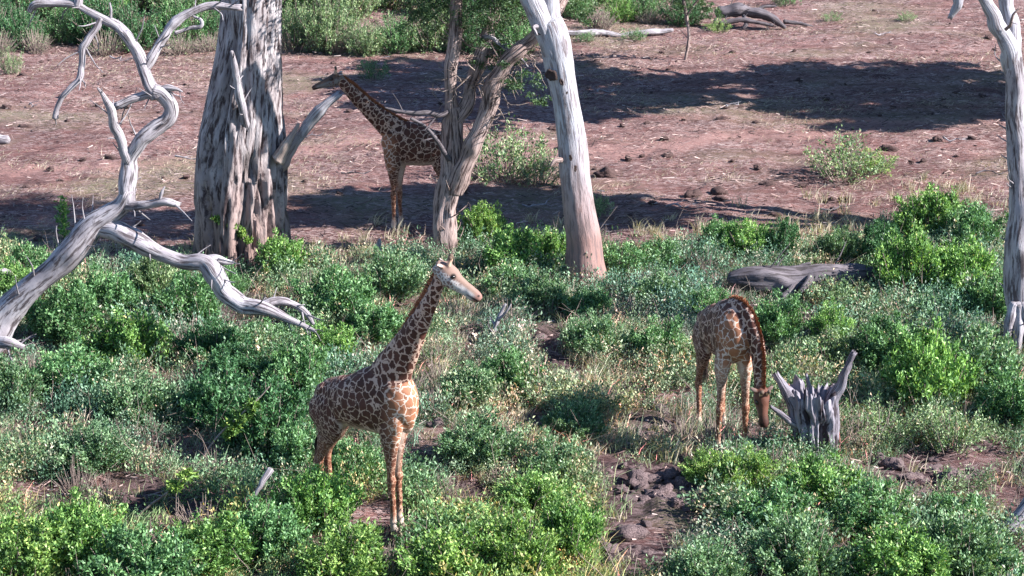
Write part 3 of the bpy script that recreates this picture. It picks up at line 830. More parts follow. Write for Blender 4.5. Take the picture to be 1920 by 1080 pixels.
log('fallen_tree', [(1345, 22, 0, 12), (1380, 18, 0, 12), (1415, 26, -.2, 11), (1445, 36, -.4, 8), (1472, 52, -.5, 4)],
    (1400, 52), M['darklog'], 'dark tangled fallen tree on the far bank at the top of the view', 'fallen tree', 221, seg=12, step=.12, gnarl=.25,
    extra=([(1350, 44, -.6, 5), (1385, 38, -.6, 5), (1420, 42, -.6, 4), (1450, 48, -.6, 3)], [(1360, 20, 0, 4), (1345, 36, -.4, 4), (1338, 50, -.5, 3)],
           [(1410, 26, 0, 4), (1432, 14, .2, 3), (1455, 12, .2, 2)], [(1470, 40, 0, 4), (1500, 44, 0, 3), (1525, 50, 0, 2)], [(1395, 30, -.3, 5), (1400, 44, -.6, 4), (1392, 54, -.7, 3)]))
log('pale_log', [(-25, 262, 0, 8), (-5, 261, 0, 9), (16, 262, 0, 8)], (0, 270), M['dead'], 'short bluish grey log end on the red soil at the left edge', 'log', 231, seg=12, step=.1)
log('pale_log', [(1950, 930, .1, 22), (1925, 962, 0, 20), (1900, 985, -.1, 17), (1872, 1003, -.2, 10)], (1905, 1010), M['dead'], 'pale bleached log poking in at the bottom right corner', 'log', 235, seg=14, step=.05)
log('broken_branch', [(508, 880, -.9, 7), (495, 902, -1, 6), (480, 925, -1.1, 4), (462, 948, -1.1, 2)], (478, 950), M['dead'], 'pale broken stick slanting out of the shade left of the front giraffe', 'branch', 241, seg=10, step=.04)
log('broken_post', [(712, 510, 0, 8), (711, 485, 0, 8), (710, 462, 0, 6), (712, 448, 0, 3)], (712, 506), M['dead'], 'short grey snag upright in the bushes below the far giraffe', 'snag', 245, seg=8, step=.04)
log('broken_branch', [(-20, 506, 0, 8), (0, 510, 0, 8), (18, 517, 0, 7), (30, 528, 0, 3)], (0, 560), M['dead'], 'small pale branch end among the bushes at the left edge, above the leaning trunk', 'branch', 249, seg=8, step=.04)
log('dead_sapling', [(920, 648, 0, 3.5), (928, 615, 0, 4), (938, 590, .05, 4), (948, 570, .05, 2.5)], (922, 650), M['dead'], 'bare pale broken sapling just right of the front giraffe\'s muzzle', 'sapling', 253, seg=8, step=.04, extra=([(935, 600, 0, 3), (950, 585, -.1, 2), (958, 570, -.1, 1)], [(930, 612, 0, 3), (918, 594, .1, 1.5)]))
log('dead_branch', [(130, 130, 0, 2), (200, 130, .4, 2.2), (260, 120, .8, 1.5)], (190, 135), M['twig'], 'thin fallen branch on the far soil at upper left', 'branch', 257, seg=6, step=.1) if False else None

# hanging leafy branch at the top right of centre: a thin leaning sapling
def hanging():
    base = G(1288, 112); Y0 = base[1]
    t = empty('slender_tree', base)
    tag(t, 'slender dark-leaved young tree on the far side of the shaded strip', 'tree')
    limb(t, 'trunk', [(1284, 118, 0, 2.6), (1288, 95, 0, 2.6), (1291, 60, 0, 3), (1287, 30, 0, 3), (1282, 0, 0, 3), (1280, -50, 0, 2)], Y0, M['bark'], base, 91, seg=8, step=.08)
    limb(t, 'branch', [(1287, 30, 0, 2), (1305, 5, 0, 2), (1330, -20, 0, 1.5)], Y0, M['bark'], base, 92, seg=6, step=.08)
    def c(px, py, rx, ry, rz): return [*(at(px, py, Y0) - base), rx, ry, rz]
    V, F, tt, _ = crown_mesh(19, [c(1300, 0, .9, .8, .45), c(1345, 22, .5, .6, .38), c(1285, -50, 1.2, 1.2, .6)], 6000, .085)
    link('crown', mesh_np('crown', V, F, M['crown'], False, attrs={'tint': ('FLOAT', tt)}), t)
hanging()

# big trees just outside the frame on the right: their crowns throw the band of shade
def shade_tree(name, x, y, h, r, seed, label, ox=0., sx=1., sy=1.):
    z = float(hgt(x, y)); base = np.array([x, y, z])
    t = empty(name, base); tag(t, label, 'tree', None)
    mb = MB()
    tube(mb, np.array([[0, 0, -.3, .5], [.1, 0, 1.5, .4], [-.1, .1, h * .55, .3]]) + np.array([0, 0, 0, 0]), step=.2, seg=16, seed=seed, flute=.2)
    link('trunk', mb.mesh('trunk', M['bark']), t)
    for k in range(7):
        a = k * .9 + seed; mb = MB(); ex = ox * .8
        tube(mb, np.array([[-.1, .1, h * .45, .22], [math.cos(a) * r * .35 + ex * .5, math.sin(a) * r * .35, h * .75, .15], [math.cos(a) * r * .75 * sx + ex, math.sin(a) * r * .75 * sy, h * .93, .06]]), step=.25, seg=10, seed=seed + k)
        link('limb', mb.mesh('limb', M['bark']), t)
    r_ = np.random.default_rng(seed)
    cs = []
    for k in range(16):
        a = k * 2.4; q = r * .72 * math.sqrt((k + .5) / 16)
        cs.append([math.cos(a) * q * sx + ox, math.sin(a) * q * sy, h * (.97 - .10 * (q / r) ** 2) + .4 * r_.normal(), r * .33, r * .33, .9])
    V, F, tt, _ = crown_mesh(seed, cs, 27000, .42)
    link('crown', mesh_np('crown', V, F, M['crown'], False, attrs={'tint': ('FLOAT', tt)}), t)
    return t
shade_tree('umbrella_tree', 19.5, 72.3, 9.5, 6.8, 301, 'broad lopsided flat-crowned tree throwing the left part of the shade on the far soil', -6.8, 1.35, 1.0)
shade_tree('umbrella_tree', 16.6, 55.0, 8.6, 4.6, 304, 'lopsided flat-crowned tree just outside the right edge, shading the soil by the far giraffe', -5.5, 1.3, .62)
shade_tree('umbrella_tree', 25.5, 71.5, 9.5, 7.0, 302, 'broad flat-crowned tree throwing the middle of the shade on the far soil')
shade_tree('umbrella_tree', 33.5, 70.0, 9.5, 7.0, 303, 'broad flat-crowned tree throwing the right end of the shade on the far soil')

# ------------------------------------------------------------------ giraffes
def mat_coat():
    m, nt = nmat('giraffe_coat'); N = NT(nt)
    q = N('ShaderNodeAttribute', attribute_name='coat').outputs['Vector']
    base = N('ShaderNodeAttribute', attribute_name='ground_hair').outputs['Color']
    patch = N('ShaderNodeAttribute', attribute_name='patch_hair').outputs['Color']
    wide = N('ShaderNodeAttribute', attribute_name='seam').outputs['Fac']
    keep = N('ShaderNodeAttribute', attribute_name='patchy').outputs['Fac']
    nz = N('ShaderNodeTexNoise'); nz.inputs['Scale'].default_value = 9; nz.inputs['Detail'].default_value = 3
    N.l(q, nz.inputs['Vector'])
    off = N('ShaderNodeVectorMath', operation='SCALE'); off.inputs['Scale'].default_value = 0.16
    sub = N('ShaderNodeVectorMath', operation='SUBTRACT'); sub.inputs[1].default_value = (.5, .5, .5)
    nz2 = N('ShaderNodeTexNoise'); nz2.inputs['Scale'].default_value = 26; nz2.inputs['Detail'].default_value = 3
    N.l(q, nz2.inputs['Vector'])
    mixn = N('ShaderNodeMix', data_type='RGBA'); mixn.inputs[0].default_value = .3; N.l(nz.outputs['Color'], mixn.inputs[6]); N.l(nz2.outputs['Color'], mixn.inputs[7])
    N.l(mixn.outputs[2], sub.inputs[0]); N.l(sub.outputs[0], off.inputs[0])
    add = N('ShaderNodeVectorMath', operation='ADD'); N.l(q, add.inputs[0]); N.l(off.outputs[0], add.inputs[1])
    vd = N('ShaderNodeTexVoronoi', feature='DISTANCE_TO_EDGE'); vd.inputs['Scale'].default_value = 6.2; vd.inputs['Randomness'].default_value = 1.0
    vc = N('ShaderNodeTexVoronoi', feature='F1'); vc.inputs['Scale'].default_value = 6.2; vc.inputs['Randomness'].default_value = 1.0
    N.l(add.outputs[0], vd.inputs['Vector']); N.l(add.outputs[0], vc.inputs['Vector'])
    wv = N.ramp(N.noise(q, 5, 3, .6), [(.32, .12), (.68, 1.6)])
    e = N.math('SUBTRACT', vd.outputs['Distance'], N.math('MULTIPLY', wide, wv))
    mask = N.math('MINIMUM', N.math('MAXIMUM', N.math('MULTIPLY', e, 30.0), 0.0), 1.0)
    mask = N.math('MULTIPLY', mask, keep)
    var = N.ramp(vc.outputs['Color'], [(0.1, 0.75), (0.9, 1.25)])
    fine = N.noise(q, 60, 3, .6)
    pc = N.mix(1.0, patch, var, 'MULTIPLY')
    col = N.mix(mask, base, pc)
    col = N.mix(1.0, col, N.ramp(fine, [(0.3, 0.85), (0.7, 1.12)]), 'MULTIPLY')
    N.out(col, 0.7, N.bump(fine, 0.25, 0.006), 0.25)
    return m
M['coat'] = mat_coat()

def mat_plain(name, c, rough=.7, spec=.3, c2=None, sc=30):
    m, nt = nmat(name); N = NT(nt)
    tc = N('ShaderNodeTexCoord').outputs['Object']; n = N.noise(tc, sc, 3)
    N.out(N.mix(n, c, c2 or tuple(x * .6 for x in c)), rough, N.bump(n, .3, .005), spec)
    return m
M['mane'] = mat_plain('mane_hair', (0.36, 0.13, 0.055), c2=(0.16, 0.055, 0.03))
M['tuft'] = mat_plain('dark_hair', (0.035, 0.022, 0.02))
M['eye'] = mat_plain('eye_gloss', (0.01, 0.008, 0.007), .12, .6)
M['hoof'] = mat_plain('hoof_horn', (0.20, 0.15, 0.12), .6)

def loft(mb, st, step=.05, seg=20, ref=(0, 1, 0)):
    """st rows: x,y,z, half-width along the sideways axis, half-height across it"""
    S = catmull(st, step); C = S[:, :3]
    T, U, W = frames(C, ref)
    a = np.linspace(0, 2 * math.pi, seg, endpoint=False)
    P = C[:, None] + np.cos(a)[None, :, None] * U[:, None] * S[:, 3][:, None, None] + np.sin(a)[None, :, None] * W[:, None] * S[:, 4][:, None, None]
    V = P.reshape(-1, 3); n = len(C); F = []
    for i in range(n - 1):
        for j in range(seg):
            k = (j + 1) % seg
            F.append((i * seg + j, i * seg + k, (i + 1) * seg + k, (i + 1) * seg + j))
    F.append(tuple(range(seg))[::-1]); F.append(tuple(range((n - 1) * seg, n * seg)))
    mb.add(V, F)
    return S

def ball(mb, c, r, sub=(12, 8)):
    c = np.array(c, float); r = np.array(r if hasattr(r, '__len__') else (r, r, r), float)
    V = [c + r * [0, 0, 1]]; F = []; nu, nv = sub
    for i in range(1, nv):
        th = math.pi * i / nv
        for j in range(nu):
            ph = 2 * math.pi * j / nu
            V.append(c + r * [math.sin(th) * math.cos(ph), math.sin(th) * math.sin(ph), math.cos(th)])
    V.append(c - r * [0, 0, 1])
    for j in range(nu):
        k = (j + 1) % nu
        F.append((0, 1 + j, 1 + k))
        for i in range(nv - 2): F.append((1 + i * nu + j, 1 + (i + 1) * nu + j, 1 + (i + 1) * nu + k, 1 + i * nu + k))
        F.append((1 + (nv - 2) * nu + k, 1 + (nv - 2) * nu + j, len(V) - 1))
    mb.add(V, F)

def head_frame(poll, d, roll_ref=(0, 0, 1)):
    d = np.array(d, float); d /= np.linalg.norm(d)
    up = np.array(roll_ref, float); up -= d * up.dot(d); up /= np.linalg.norm(up)
    side = np.cross(up, d)
    return np.array(poll, float), d, up, side

def giraffe(B, heading, label, spec, voxel=.016):
    t = empty('giraffe', B, heading)
    tag(t, label, 'giraffe', None)
    mb = MB(); parts = []
    for nm, st in spec['lofts']:
        S = loft(mb, np.array(st, float))
        parts.append((nm, S))
    # head
    hp, d, up, side = head_frame(*spec['head'])
    HL = spec.get('head_len', .70)
    def H(a, u, s=0): return hp + d * a * HL + up * u + side * s
    prof = [(-.16, -.00, .070, .085), (-.02, .00, .098, .125), (.12, -.015, .112, .150), (.28, -.035, .108, .148), (.42, -.045, .088, .126), (.58, -.048, .072, .102), (.74, -.050, .066, .086), (.86, -.055, .070, .084), (.95, -.062, .066, .072), (1.01, -.070, .045, .045)]
    st = np.array([[*H(a, u), w, h] for a, u, w, h in prof])
    st[:, 3] *= spec.get('head_w', 1.0); st[:, 4] *= spec.get('head_h', 1.0)
    S = loft(mb, st, .03, 20, ref=side); parts.append(('head', S))
    # brow ridge bump, jaw angle, lower lip
    ball(mb, H(.16, .07), (.075, .075, .075)); ball(mb, H(.10, -.11), (.07, .07, .07)); ball(mb, H(.90, -.10), (.045, .045, .035))
    for s in (-1, 1):
        ball(mb, H(.25, .035, s * .085), (.042, .042, .042))     # eye socket swell
        ball(mb, H(.92, -.02, s * .045), (.028, .028, .028))     # nostril
        o = np.array([[*H(.10, .09, s * .05), .050, .050], [*H(.06, .16, s * .062), .038, .038], [*H(.03, .225, s * .07), .034, .034], [*H(.01, .27, s * .072), .040, .040], [*H(.0, .295, s * .073), .022, .022]])
        parts.append(('horn', loft(mb, o, .02, 12, ref=side)))
        ea = spec.get('ear', (-.05, .05, .17))
        o = np.array([[*H(-.01, .06, s * .075), .02, .018], [*H(-.05, .075, s * .12), .022, .045], [*H(-.10, .085, s * .175), .018, .045], [*H(-.14, .08, s * .22), .015, .022], [*H(-.16, .078, s * .24), .012, .008]])
        parts.append(('ear', loft(mb, o, .02, 12, ref=up)))
    for bx, by, bz, r1, r2, r3 in spec.get('bulges', []):
        for s in (-1, 1): ball(mb, (bx, s * by, bz), (r1, r2, r3), (16, 12))
    raw = mb.mesh('raw', None, smooth=False)
    o = bpy.data.objects.new('raw', raw); COL.objects.link(o)
    rm = o.modifiers.new('r', 'REMESH'); rm.mode = 'VOXEL'; rm.voxel_size = voxel; rm.adaptivity = 0
    sm = o.modifiers.new('s', 'SMOOTH'); sm.factor = .5; sm.iterations = 5
    dg = bpy.context.evaluated_depsgraph_get(); dg.update()
    me = bpy.data.meshes.new_from_object(o.evaluated_get(dg))
    bpy.data.objects.remove(o); bpy.data.meshes.remove(raw)
    me.name = 'body'; n = len(me.vertices)
    V = np.zeros(n * 3); me.vertices.foreach_get('co', V); V = V.reshape(-1, 3)
    # muscle, skin folds and knobbly joints
    nr = np.zeros(n * 3); me.vertices.foreach_get('normal', nr); nr = nr.reshape(-1, 3)
    ribs = .004 * np.sin(V[:, 0] * 46 + V[:, 2] * 8) * sstep(1.6, 1.9, V[:, 2]) * (1 - sstep(2.4, 2.7, V[:, 2])) * sstep(-1.3, -1.0, V[:, 0]) * (1 - sstep(-.5, -.3, V[:, 0]))
    V = V + nr * (.014 * fbm(V * 3.2, 3, 7) * sstep(1.2, 1.8, V[:, 2]) + .006 * vnoise(V * 11, 9) + ribs)[:, None]
    me.vertices.foreach_set('co', np.ascontiguousarray(V, np.float32).ravel()); me.update()
    # which part is each point nearest to (by distance relative to the part's radius)
    names = ['trunk', 'neck', 'head', 'foreleg', 'hindleg', 'tail', 'horn', 'ear']
    best = np.full(n, 1e9); pid = np.zeros(n, int); par = np.zeros(n)
    for nm, S in parts:
        S = S[::2]
        dd = np.linalg.norm(V[:, None] - S[None, :, :3], axis=2) / (0.5 * (S[:, 3] + S[:, 4]))[None]
        if nm in ('horn', 'ear'): dd = dd * 1.0 + .25
        k = dd.argmin(1); dv = dd[np.arange(n), k]
        b = dv < best
        best[b] = dv[b]; pid[b] = names.index(nm); par[b] = (k / (len(S) - 1))[b]
    z = V[:, 2]; x = V[:, 0]
    cream = np.array([.42, .285, .225]); rust = np.array([.40, .22, .14]); pale = np.array([.66, .55, .47])
    brown = np.array([.066, .024, .017]); orange = np.array([.24, .095, .05])
    gcol = np.tile(cream, (n, 1)); pcol = np.tile(brown, (n, 1)); seam = np.full(n, .036); keep = np.ones(n); s = np.ones(n)
    legz = 1 - sstep(.9, 1.75, z); isleg = np.isin(pid, [3, 4]).astype(float)
    lw = np.maximum(isleg, (z < 1.4)) * legz
    lw = np.where(np.isin(pid, [1, 2, 6, 7]), 0, lw) * .85
    lc = spec.get('leg_col', rust)
    gcol = gcol * (1 - lw[:, None]) + lc * lw[:, None]
    pcol = pcol * (1 - lw[:, None]) + orange * lw[:, None] * np.array([.62, .58, .6])
    s = 1 + .85 * (1 - sstep(1.0, 2.1, z)) * np.where(np.isin(pid, [1, 2]), 0, 1)
    s = s + .45 * (1 - sstep(spec['rump'] - .1, spec['rump'] + .45, x)) * np.where(np.isin(pid, [1, 2]), 0, 1)
    chest = sstep(spec['chest'] - .25, spec['chest'] + .1, x) * np.isin(pid, [0, 3]) * sstep(1.4, 1.7, z)  # sunlit chest put into the colour: paler hair, more orange patches
    pcol = pcol * (1 - .8 * chest[:, None]) + np.array([.30, .13, .07]) * .8 * chest[:, None]
    gcol = gcol * (1 - .6 * chest[:, None]) + pale * .9 * .6 * chest[:, None]
    fet = (1 - sstep(.15, .5, z)) * isleg
    gcol = gcol * (1 - fet[:, None]) + pale * .9 * fet[:, None]; keep = keep * (1 - .85 * fet)
    if spec.get('whiteleg'): 
        wl = (pid == 3) * sstep(1.0, 1.4, z) * .35; gcol = gcol * (1 - .8 * wl[:, None]) + pale * .8 * wl[:, None]; keep = keep * (1 - .6 * wl)
    # inner sides of the legs and belly are plain and pale
    bel = (pid == 0) * (1 - sstep(1.76, 1.92, z)) ; gcol = gcol * (1 - .6 * bel[:, None]) + pale * .8 * .6 * bel[:, None]; keep = keep * (1 - .75 * bel)
    inner = isleg * sstep(-.02, .05, np.where(V[:, 1] > 0, .13 - V[:, 1], V[:, 1] + .13)) * sstep(.9, 1.2, z)
    keep = keep * (1 - .8 * inner); gcol = gcol * (1 - .4 * inner[:, None]) + pale * .4 * inner[:, None]
    # neck: a little smaller, more leaf-shaped
    nk = (pid == 1)
    seam = np.where(nk, .075, seam); 
    s = np.where(nk, 1.0 + .35 * par, s)
    # head
    hd = pid == 2
    rel = V - hp; ha = rel @ d / HL; hu = rel @ up
    s = np.where(hd, 2.6, s)
    hcol = np.tile(np.array([.42, .40, .40]), (n, 1))
    topw = sstep(-.01, .05, hu + .06 * ha)[:, None]
    hcol = hcol * (1 - topw) + np.array([.20, .13, .105]) * topw
    muz = sstep(.78, .92, ha)[:, None]
    hcol = hcol * (1 - muz) + np.array([.22, .12, .10]) * muz
    lip = (sstep(.82, .9, ha) * (np.abs(hu + .095) < .012))[:, None]
    hcol = hcol * (1 - .8 * lip)
    gcol = np.where(hd[:, None], hcol, gcol)
    pcol = np.where(hd[:, None], np.array([.12, .06, .05]), pcol)
    seam = np.where(hd, .15, seam)
    hs = rel @ side
    de = np.sqrt(((ha - .27) * HL) ** 2 + (hu - .035) ** 2); dk = (1 - sstep(.035, .065, de))
    dn = np.sqrt(((ha - .93) * HL) ** 2 + (hu + .01) ** 2); dk = np.maximum(dk, (1 - sstep(.012, .03, dn)) * (np.abs(hs) > .03))
    dk = np.maximum(dk, .8 * sstep(.66, .74, ha) * (1 - sstep(.008, .026, np.abs(hu + .098 - .05 * (ha - .8)))))
    gcol = np.where(hd[:, None], gcol * (1 - .88 * dk[:, None]), gcol)
    keep = np.where(hd, (1 - sstep(.42, .6, ha)) * (1 - sstep(.0, .05, hu)) * .85, keep)
    if spec.get('browntop'): gcol = np.where(hd[:, None], gcol * np.array([.50, .30, .24]) * (1 - .6 * sstep(.55, .85, ha))[:, None], gcol)
    if spec.get('darkhead'): gcol = np.where(hd[:, None], gcol * .45, gcol)
    hn = pid == 6; gcol = np.where(hn[:, None], np.array([.48, .32, .23]) * (1 - .8 * sstep(.6, .85, par))[:, None], gcol); keep = np.where(hn | (pid == 7), 0, keep)
    ea = pid == 7; gcol = np.where(ea[:, None], np.array([.40, .32, .28]) * (np.array([.3, .25, .25]) if spec.get('browntop') else 1.0), gcol)
    tl = pid == 5; keep = np.where(tl, .5, keep)
    q = V.copy(); q[:, 2] -= 2.2; q = q * s[:, None]
    if True:
        # neck pattern runs with the neck
        q[:, 2] = np.where(nk | hd, q[:, 2] * .88, q[:, 2])
    q = q + np.array(spec.get('seed', (0, 0, 0)))
    # relax the scale steps where parts meet
    for an, ty, data in (('coat', 'FLOAT_VECTOR', q), ('ground_hair', 'FLOAT_COLOR', np.c_[gcol, np.ones(n)]), ('patch_hair', 'FLOAT_COLOR', np.c_[pcol, np.ones(n)]), ('seam', 'FLOAT', seam), ('patchy', 'FLOAT', keep)):
        a = me.attributes.new(an, ty, 'POINT')
        a.data.foreach_set('value' if ty == 'FLOAT' else ('color' if ty == 'FLOAT_COLOR' else 'vector'), np.ascontiguousarray(data, np.float32).ravel())
    me.polygons.foreach_set('use_smooth', np.ones(len(me.polygons), bool))
    me.materials.clear(); me.materials.append(M['coat'])
    link('body', me, t)
    # eyes
    for s_ in (-1, 1):
        eb = MB(); ball(eb, H(.27, .035, s_ * .112), (.030, .030, .030), (14, 10))
        link('eye', eb.mesh('eye', M['eye']), t)
    # mane: a low fringe of short stiff hairs along the back of the neck
    mp = np.array(spec['mane'], float)    # x,y,z on the crest ; direction
    Sm = catmull(mp, .012); C = Sm[:, :3]; T, U, W = frames(C)
    hb = MB(); nrm = np.array(spec['mane_dir'], float); nrm /= np.linalg.norm(nrm)
    r_ = np.random.default_rng(4)
    V_ = []; F_ = []
    for i in range(len(C)):
        for k in range(12):
            b = C[i] + U[i] * r_.normal() * .016 + T[i] * r_.normal() * .01
            dirn = nrm - T[i] * nrm.dot(T[i]); dirn /= np.linalg.norm(dirn)
            dirn = dirn + T[i] * .12 + r_.normal(size=3) * .16
            L = Sm[i, 3] * (.75 + .35 * r_.random())
            sd = np.cross(dirn, r_.normal(size=3)); sd /= np.linalg.norm(sd)
            b0 = b - dirn * .05
            c0 = len(V_); V_ += [b0 + sd * .009, b0 - sd * .009, b + dirn * L * .6 - sd * .007, b + dirn * L, b + dirn * L * .6 + sd * .007]
            F_.append((c0, c0 + 1, c0 + 2, c0 + 3, c0 + 4))
    link('mane', mesh_np('mane', V_, F_, M['mane'], False), t)
    # hooves
    for hx, hy in spec['hooves']:
        hb = MB(); loft(hb, np.array([[hx + .02, hy, -.03, .075, .095], [hx + .01, hy, .05, .068, .082], [hx, hy, .11, .052, .06], [hx - .01, hy, .14, .04, .045]]), .03, 16)
        link('hoof', hb.mesh('hoof', M['hoof']), t)
    # tail tuft
    tx, ty, tz = spec['tuft']
    V_ = []; F_ = []
    for k in range(160):
        b = np.array([tx, ty, tz]) + r_.normal(size=3) * .018
        e = b + np.array([r_.normal() * .05 - .02, r_.normal() * .05, -.35 - .25 * r_.random()])
        sd = unit(r_.normal(size=(1, 3)))[0] * .006
        c0 = len(V_); V_ += [b + sd, b - sd, e]; F_.append((c0, c0 + 1, c0 + 2))
    link('tail_tuft', mesh_np('tail_tuft', V_, F_, M['tuft'], False), t)
    return t

def fore(x, y, sp=0., top=2.15, kx=-.03, wide=1.0):
    return ('foreleg', [[a_, b_, c_, d_ * 1.14, e_ * 1.14] for a_, b_, c_, d_, e_ in [[x + .0, y + sp, -.02, .062, .075], [x, y + sp, .10, .052, .058], [x - .02, y + sp, .24, .056, .062], [x - .02, y + sp * .9, .34, .044, .047], [x + kx * .5, y + sp * .8, .60, .044, .048], [x + kx, y + sp * .65, .88, .058, .066],
            [x + kx + .01, y + sp * .6, .98, .068, .076], [x + kx, y + sp * .5, 1.08, .058, .064], [x + kx, y + sp * .35, 1.30, .068, .086], [x + kx, y + sp * .2, 1.55, .090, .13], [x + kx, y, 1.80, .12, .19], [x + kx, y * .85, top, .12, .22]]])
def hind(x, y, wide=1.0):
    return ('hindleg', [[a_, b_, c_, d_ * 1.12, e_ * 1.1] for a_, b_, c_, d_, e_ in [[x, y, -.02, .060, .072], [x, y, .10, .050, .056], [x - .03, y, .24, .056, .060], [x - .05, y, .36, .043, .047], [x - .08, y, .65, .044, .052], [x - .12, y, .90, .055, .072], [x - .13, y, 1.00, .062, .086],
            [x - .09, y, 1.12, .055, .074], [x - .02, y, 1.32, .075, .115], [x + .08, y, 1.55, .11, .20], [x + .12, y, 1.78, .15, .28], [x + .02, y * .9, 2.05, .17, .30], [x - .02, y * .7, 2.22, .14, .22]]])

# front giraffe
Bf = G(750, 998)
hf = math.atan2(-0.57, 0.82)
def w2l(v, h):
    return (v[0] * math.cos(h) + v[1] * math.sin(h), -v[0] * math.sin(h) + v[1] * math.cos(h), v[2])
giraffe(Bf, hf, 'tall giraffe standing in the foreground bushes with its head raised, facing right', dict(
    lofts=[
        ('trunk', [[-1.76, 0, 2.10, .06, .10], [-1.70, 0, 2.12, .16, .24], [-1.5, 0, 2.12, .26, .37], [-1.2, 0, 2.16, .32, .44], [-.85, 0, 2.22, .36, .50], [-.45, 0, 2.32, .35, .60], [-.1, 0, 2.34, .32, .60], [.12, 0, 2.28, .28, .50], [.27, 0, 2.24, .20, .34], [.35, 0, 2.22, .10, .16]]),
        ('neck', [[-.35, 0, 2.45, .26, .42], [-.12, 0, 2.85, .21, .40], [.08, 0, 3.18, .165, .31], [.32, 0, 3.58, .14, .235], [.55, 0, 3.98, .12, .18], [.74, 0, 4.33, .105, .145], [.88, 0, 4.62, .095, .125], [.94, 0, 4.80, .09, .11]]),
        fore(0, -.15, kx=-.06), fore(-.10, .15, kx=-.04), hind(-1.50, -.18), hind(-1.60, .16),
        ('tail', [[-1.70, 0, 2.35, .04, .04], [-1.80, 0, 2.1, .028, .028], [-1.82, 0, 1.7, .018, .018], [-1.80, 0, 1.3, .014, .014]]),
    ],
    head=([.94, 0, 4.84], w2l((.86, -.05, -.58), hf)), head_len=.80, head_w=1.15, head_h=1.22,
    mane=[[.85, 0, 4.78, .05], [.74, 0, 4.60, .07], [.56, 0, 4.26, .09], [.34, 0, 3.90, .10], [.08, 0, 3.52, .10], [-.18, 0, 3.22, .09], [-.38, 0, 3.02, .05]], mane_dir=(-.8, 0, .5),
    hooves=[(0, -.15), (-.10, .15), (-1.5, -.18), (-1.60, .16)], tuft=(-1.8, 0, 1.35), rump=-1.5, chest=.1, seed=(0, 0, 0), bulges=[(.03, .17, 2.10, .19, .12, .34), (-1.50, .12, 2.28, .18, .14, .18)]))

# grazing giraffe on the right
Bg = G(1371, 856)
giraffe(Bg, R(-78), 'giraffe facing the camera with its neck bent down to browse, left of the grey stump', dict(
    lofts=[
        ('trunk', [[-1.72, 0, 2.10, .06, .10], [-1.66, 0, 2.12, .18, .24], [-1.45, 0, 2.14, .28, .38], [-1.15, 0, 2.20, .34, .46], [-.8, 0, 2.24, .38, .50], [-.42, 0, 2.36, .36, .60], [-.1, 0, 2.36, .37, .60], [.12, 0, 2.28, .31, .50], [.27, 0, 2.22, .22, .34], [.35, 0, 2.18, .10, .16]]),
        ('neck', [[-.35, .0, 2.62, .22, .34], [-.08, .07, 2.78, .17, .30], [.18, .17, 2.72, .13, .26], [.38, .26, 2.45, .14, .22], [.50, .31, 2.10, .135, .18], [.57, .32, 1.78, .12, .14], [.62, .31, 1.56, .10, .115], [.64, .31, 1.46, .095, .11]]),
        fore(0, -.22, -.05, kx=.0), fore(.02, .20, .06, kx=.03), hind(-1.42, -.20), hind(-1.35, .26),
        ('tail', [[-1.66, 0, 2.35, .04, .04], [-1.76, 0, 2.1, .028, .028], [-1.78, 0, 1.7, .018, .018], [-1.76, 0, 1.3, .014, .014]]),
    ],
    head=([.68, .32, 1.48], (.38, .04, -1.0), (1, .0, .3)), head_len=.64, browntop=True, head_w=1.32, head_h=1.1,
    mane=[[.76, .33, 1.40, .03], [.74, .34, 1.70, .04], [.68, .34, 2.10, .05], [.56, .30, 2.55, .055], [.32, .22, 2.90, .06], [.03, .10, 3.06, .07], [-.25, .02, 3.02, .06], [-.40, 0, 2.98, .04]], mane_dir=(.8, .25, .5),
    hooves=[(0, -.27), (.02, .26), (-1.42, -.20), (-1.35, .26)], tuft=(-1.76, 0, 1.35), rump=-1.45, chest=.1, seed=(3.3, 1.7, .4), whiteleg=True, bulges=[(.08, .2, 2.10, .17, .12, .30), (-1.46, .16, 2.28, .18, .14, .18)]))

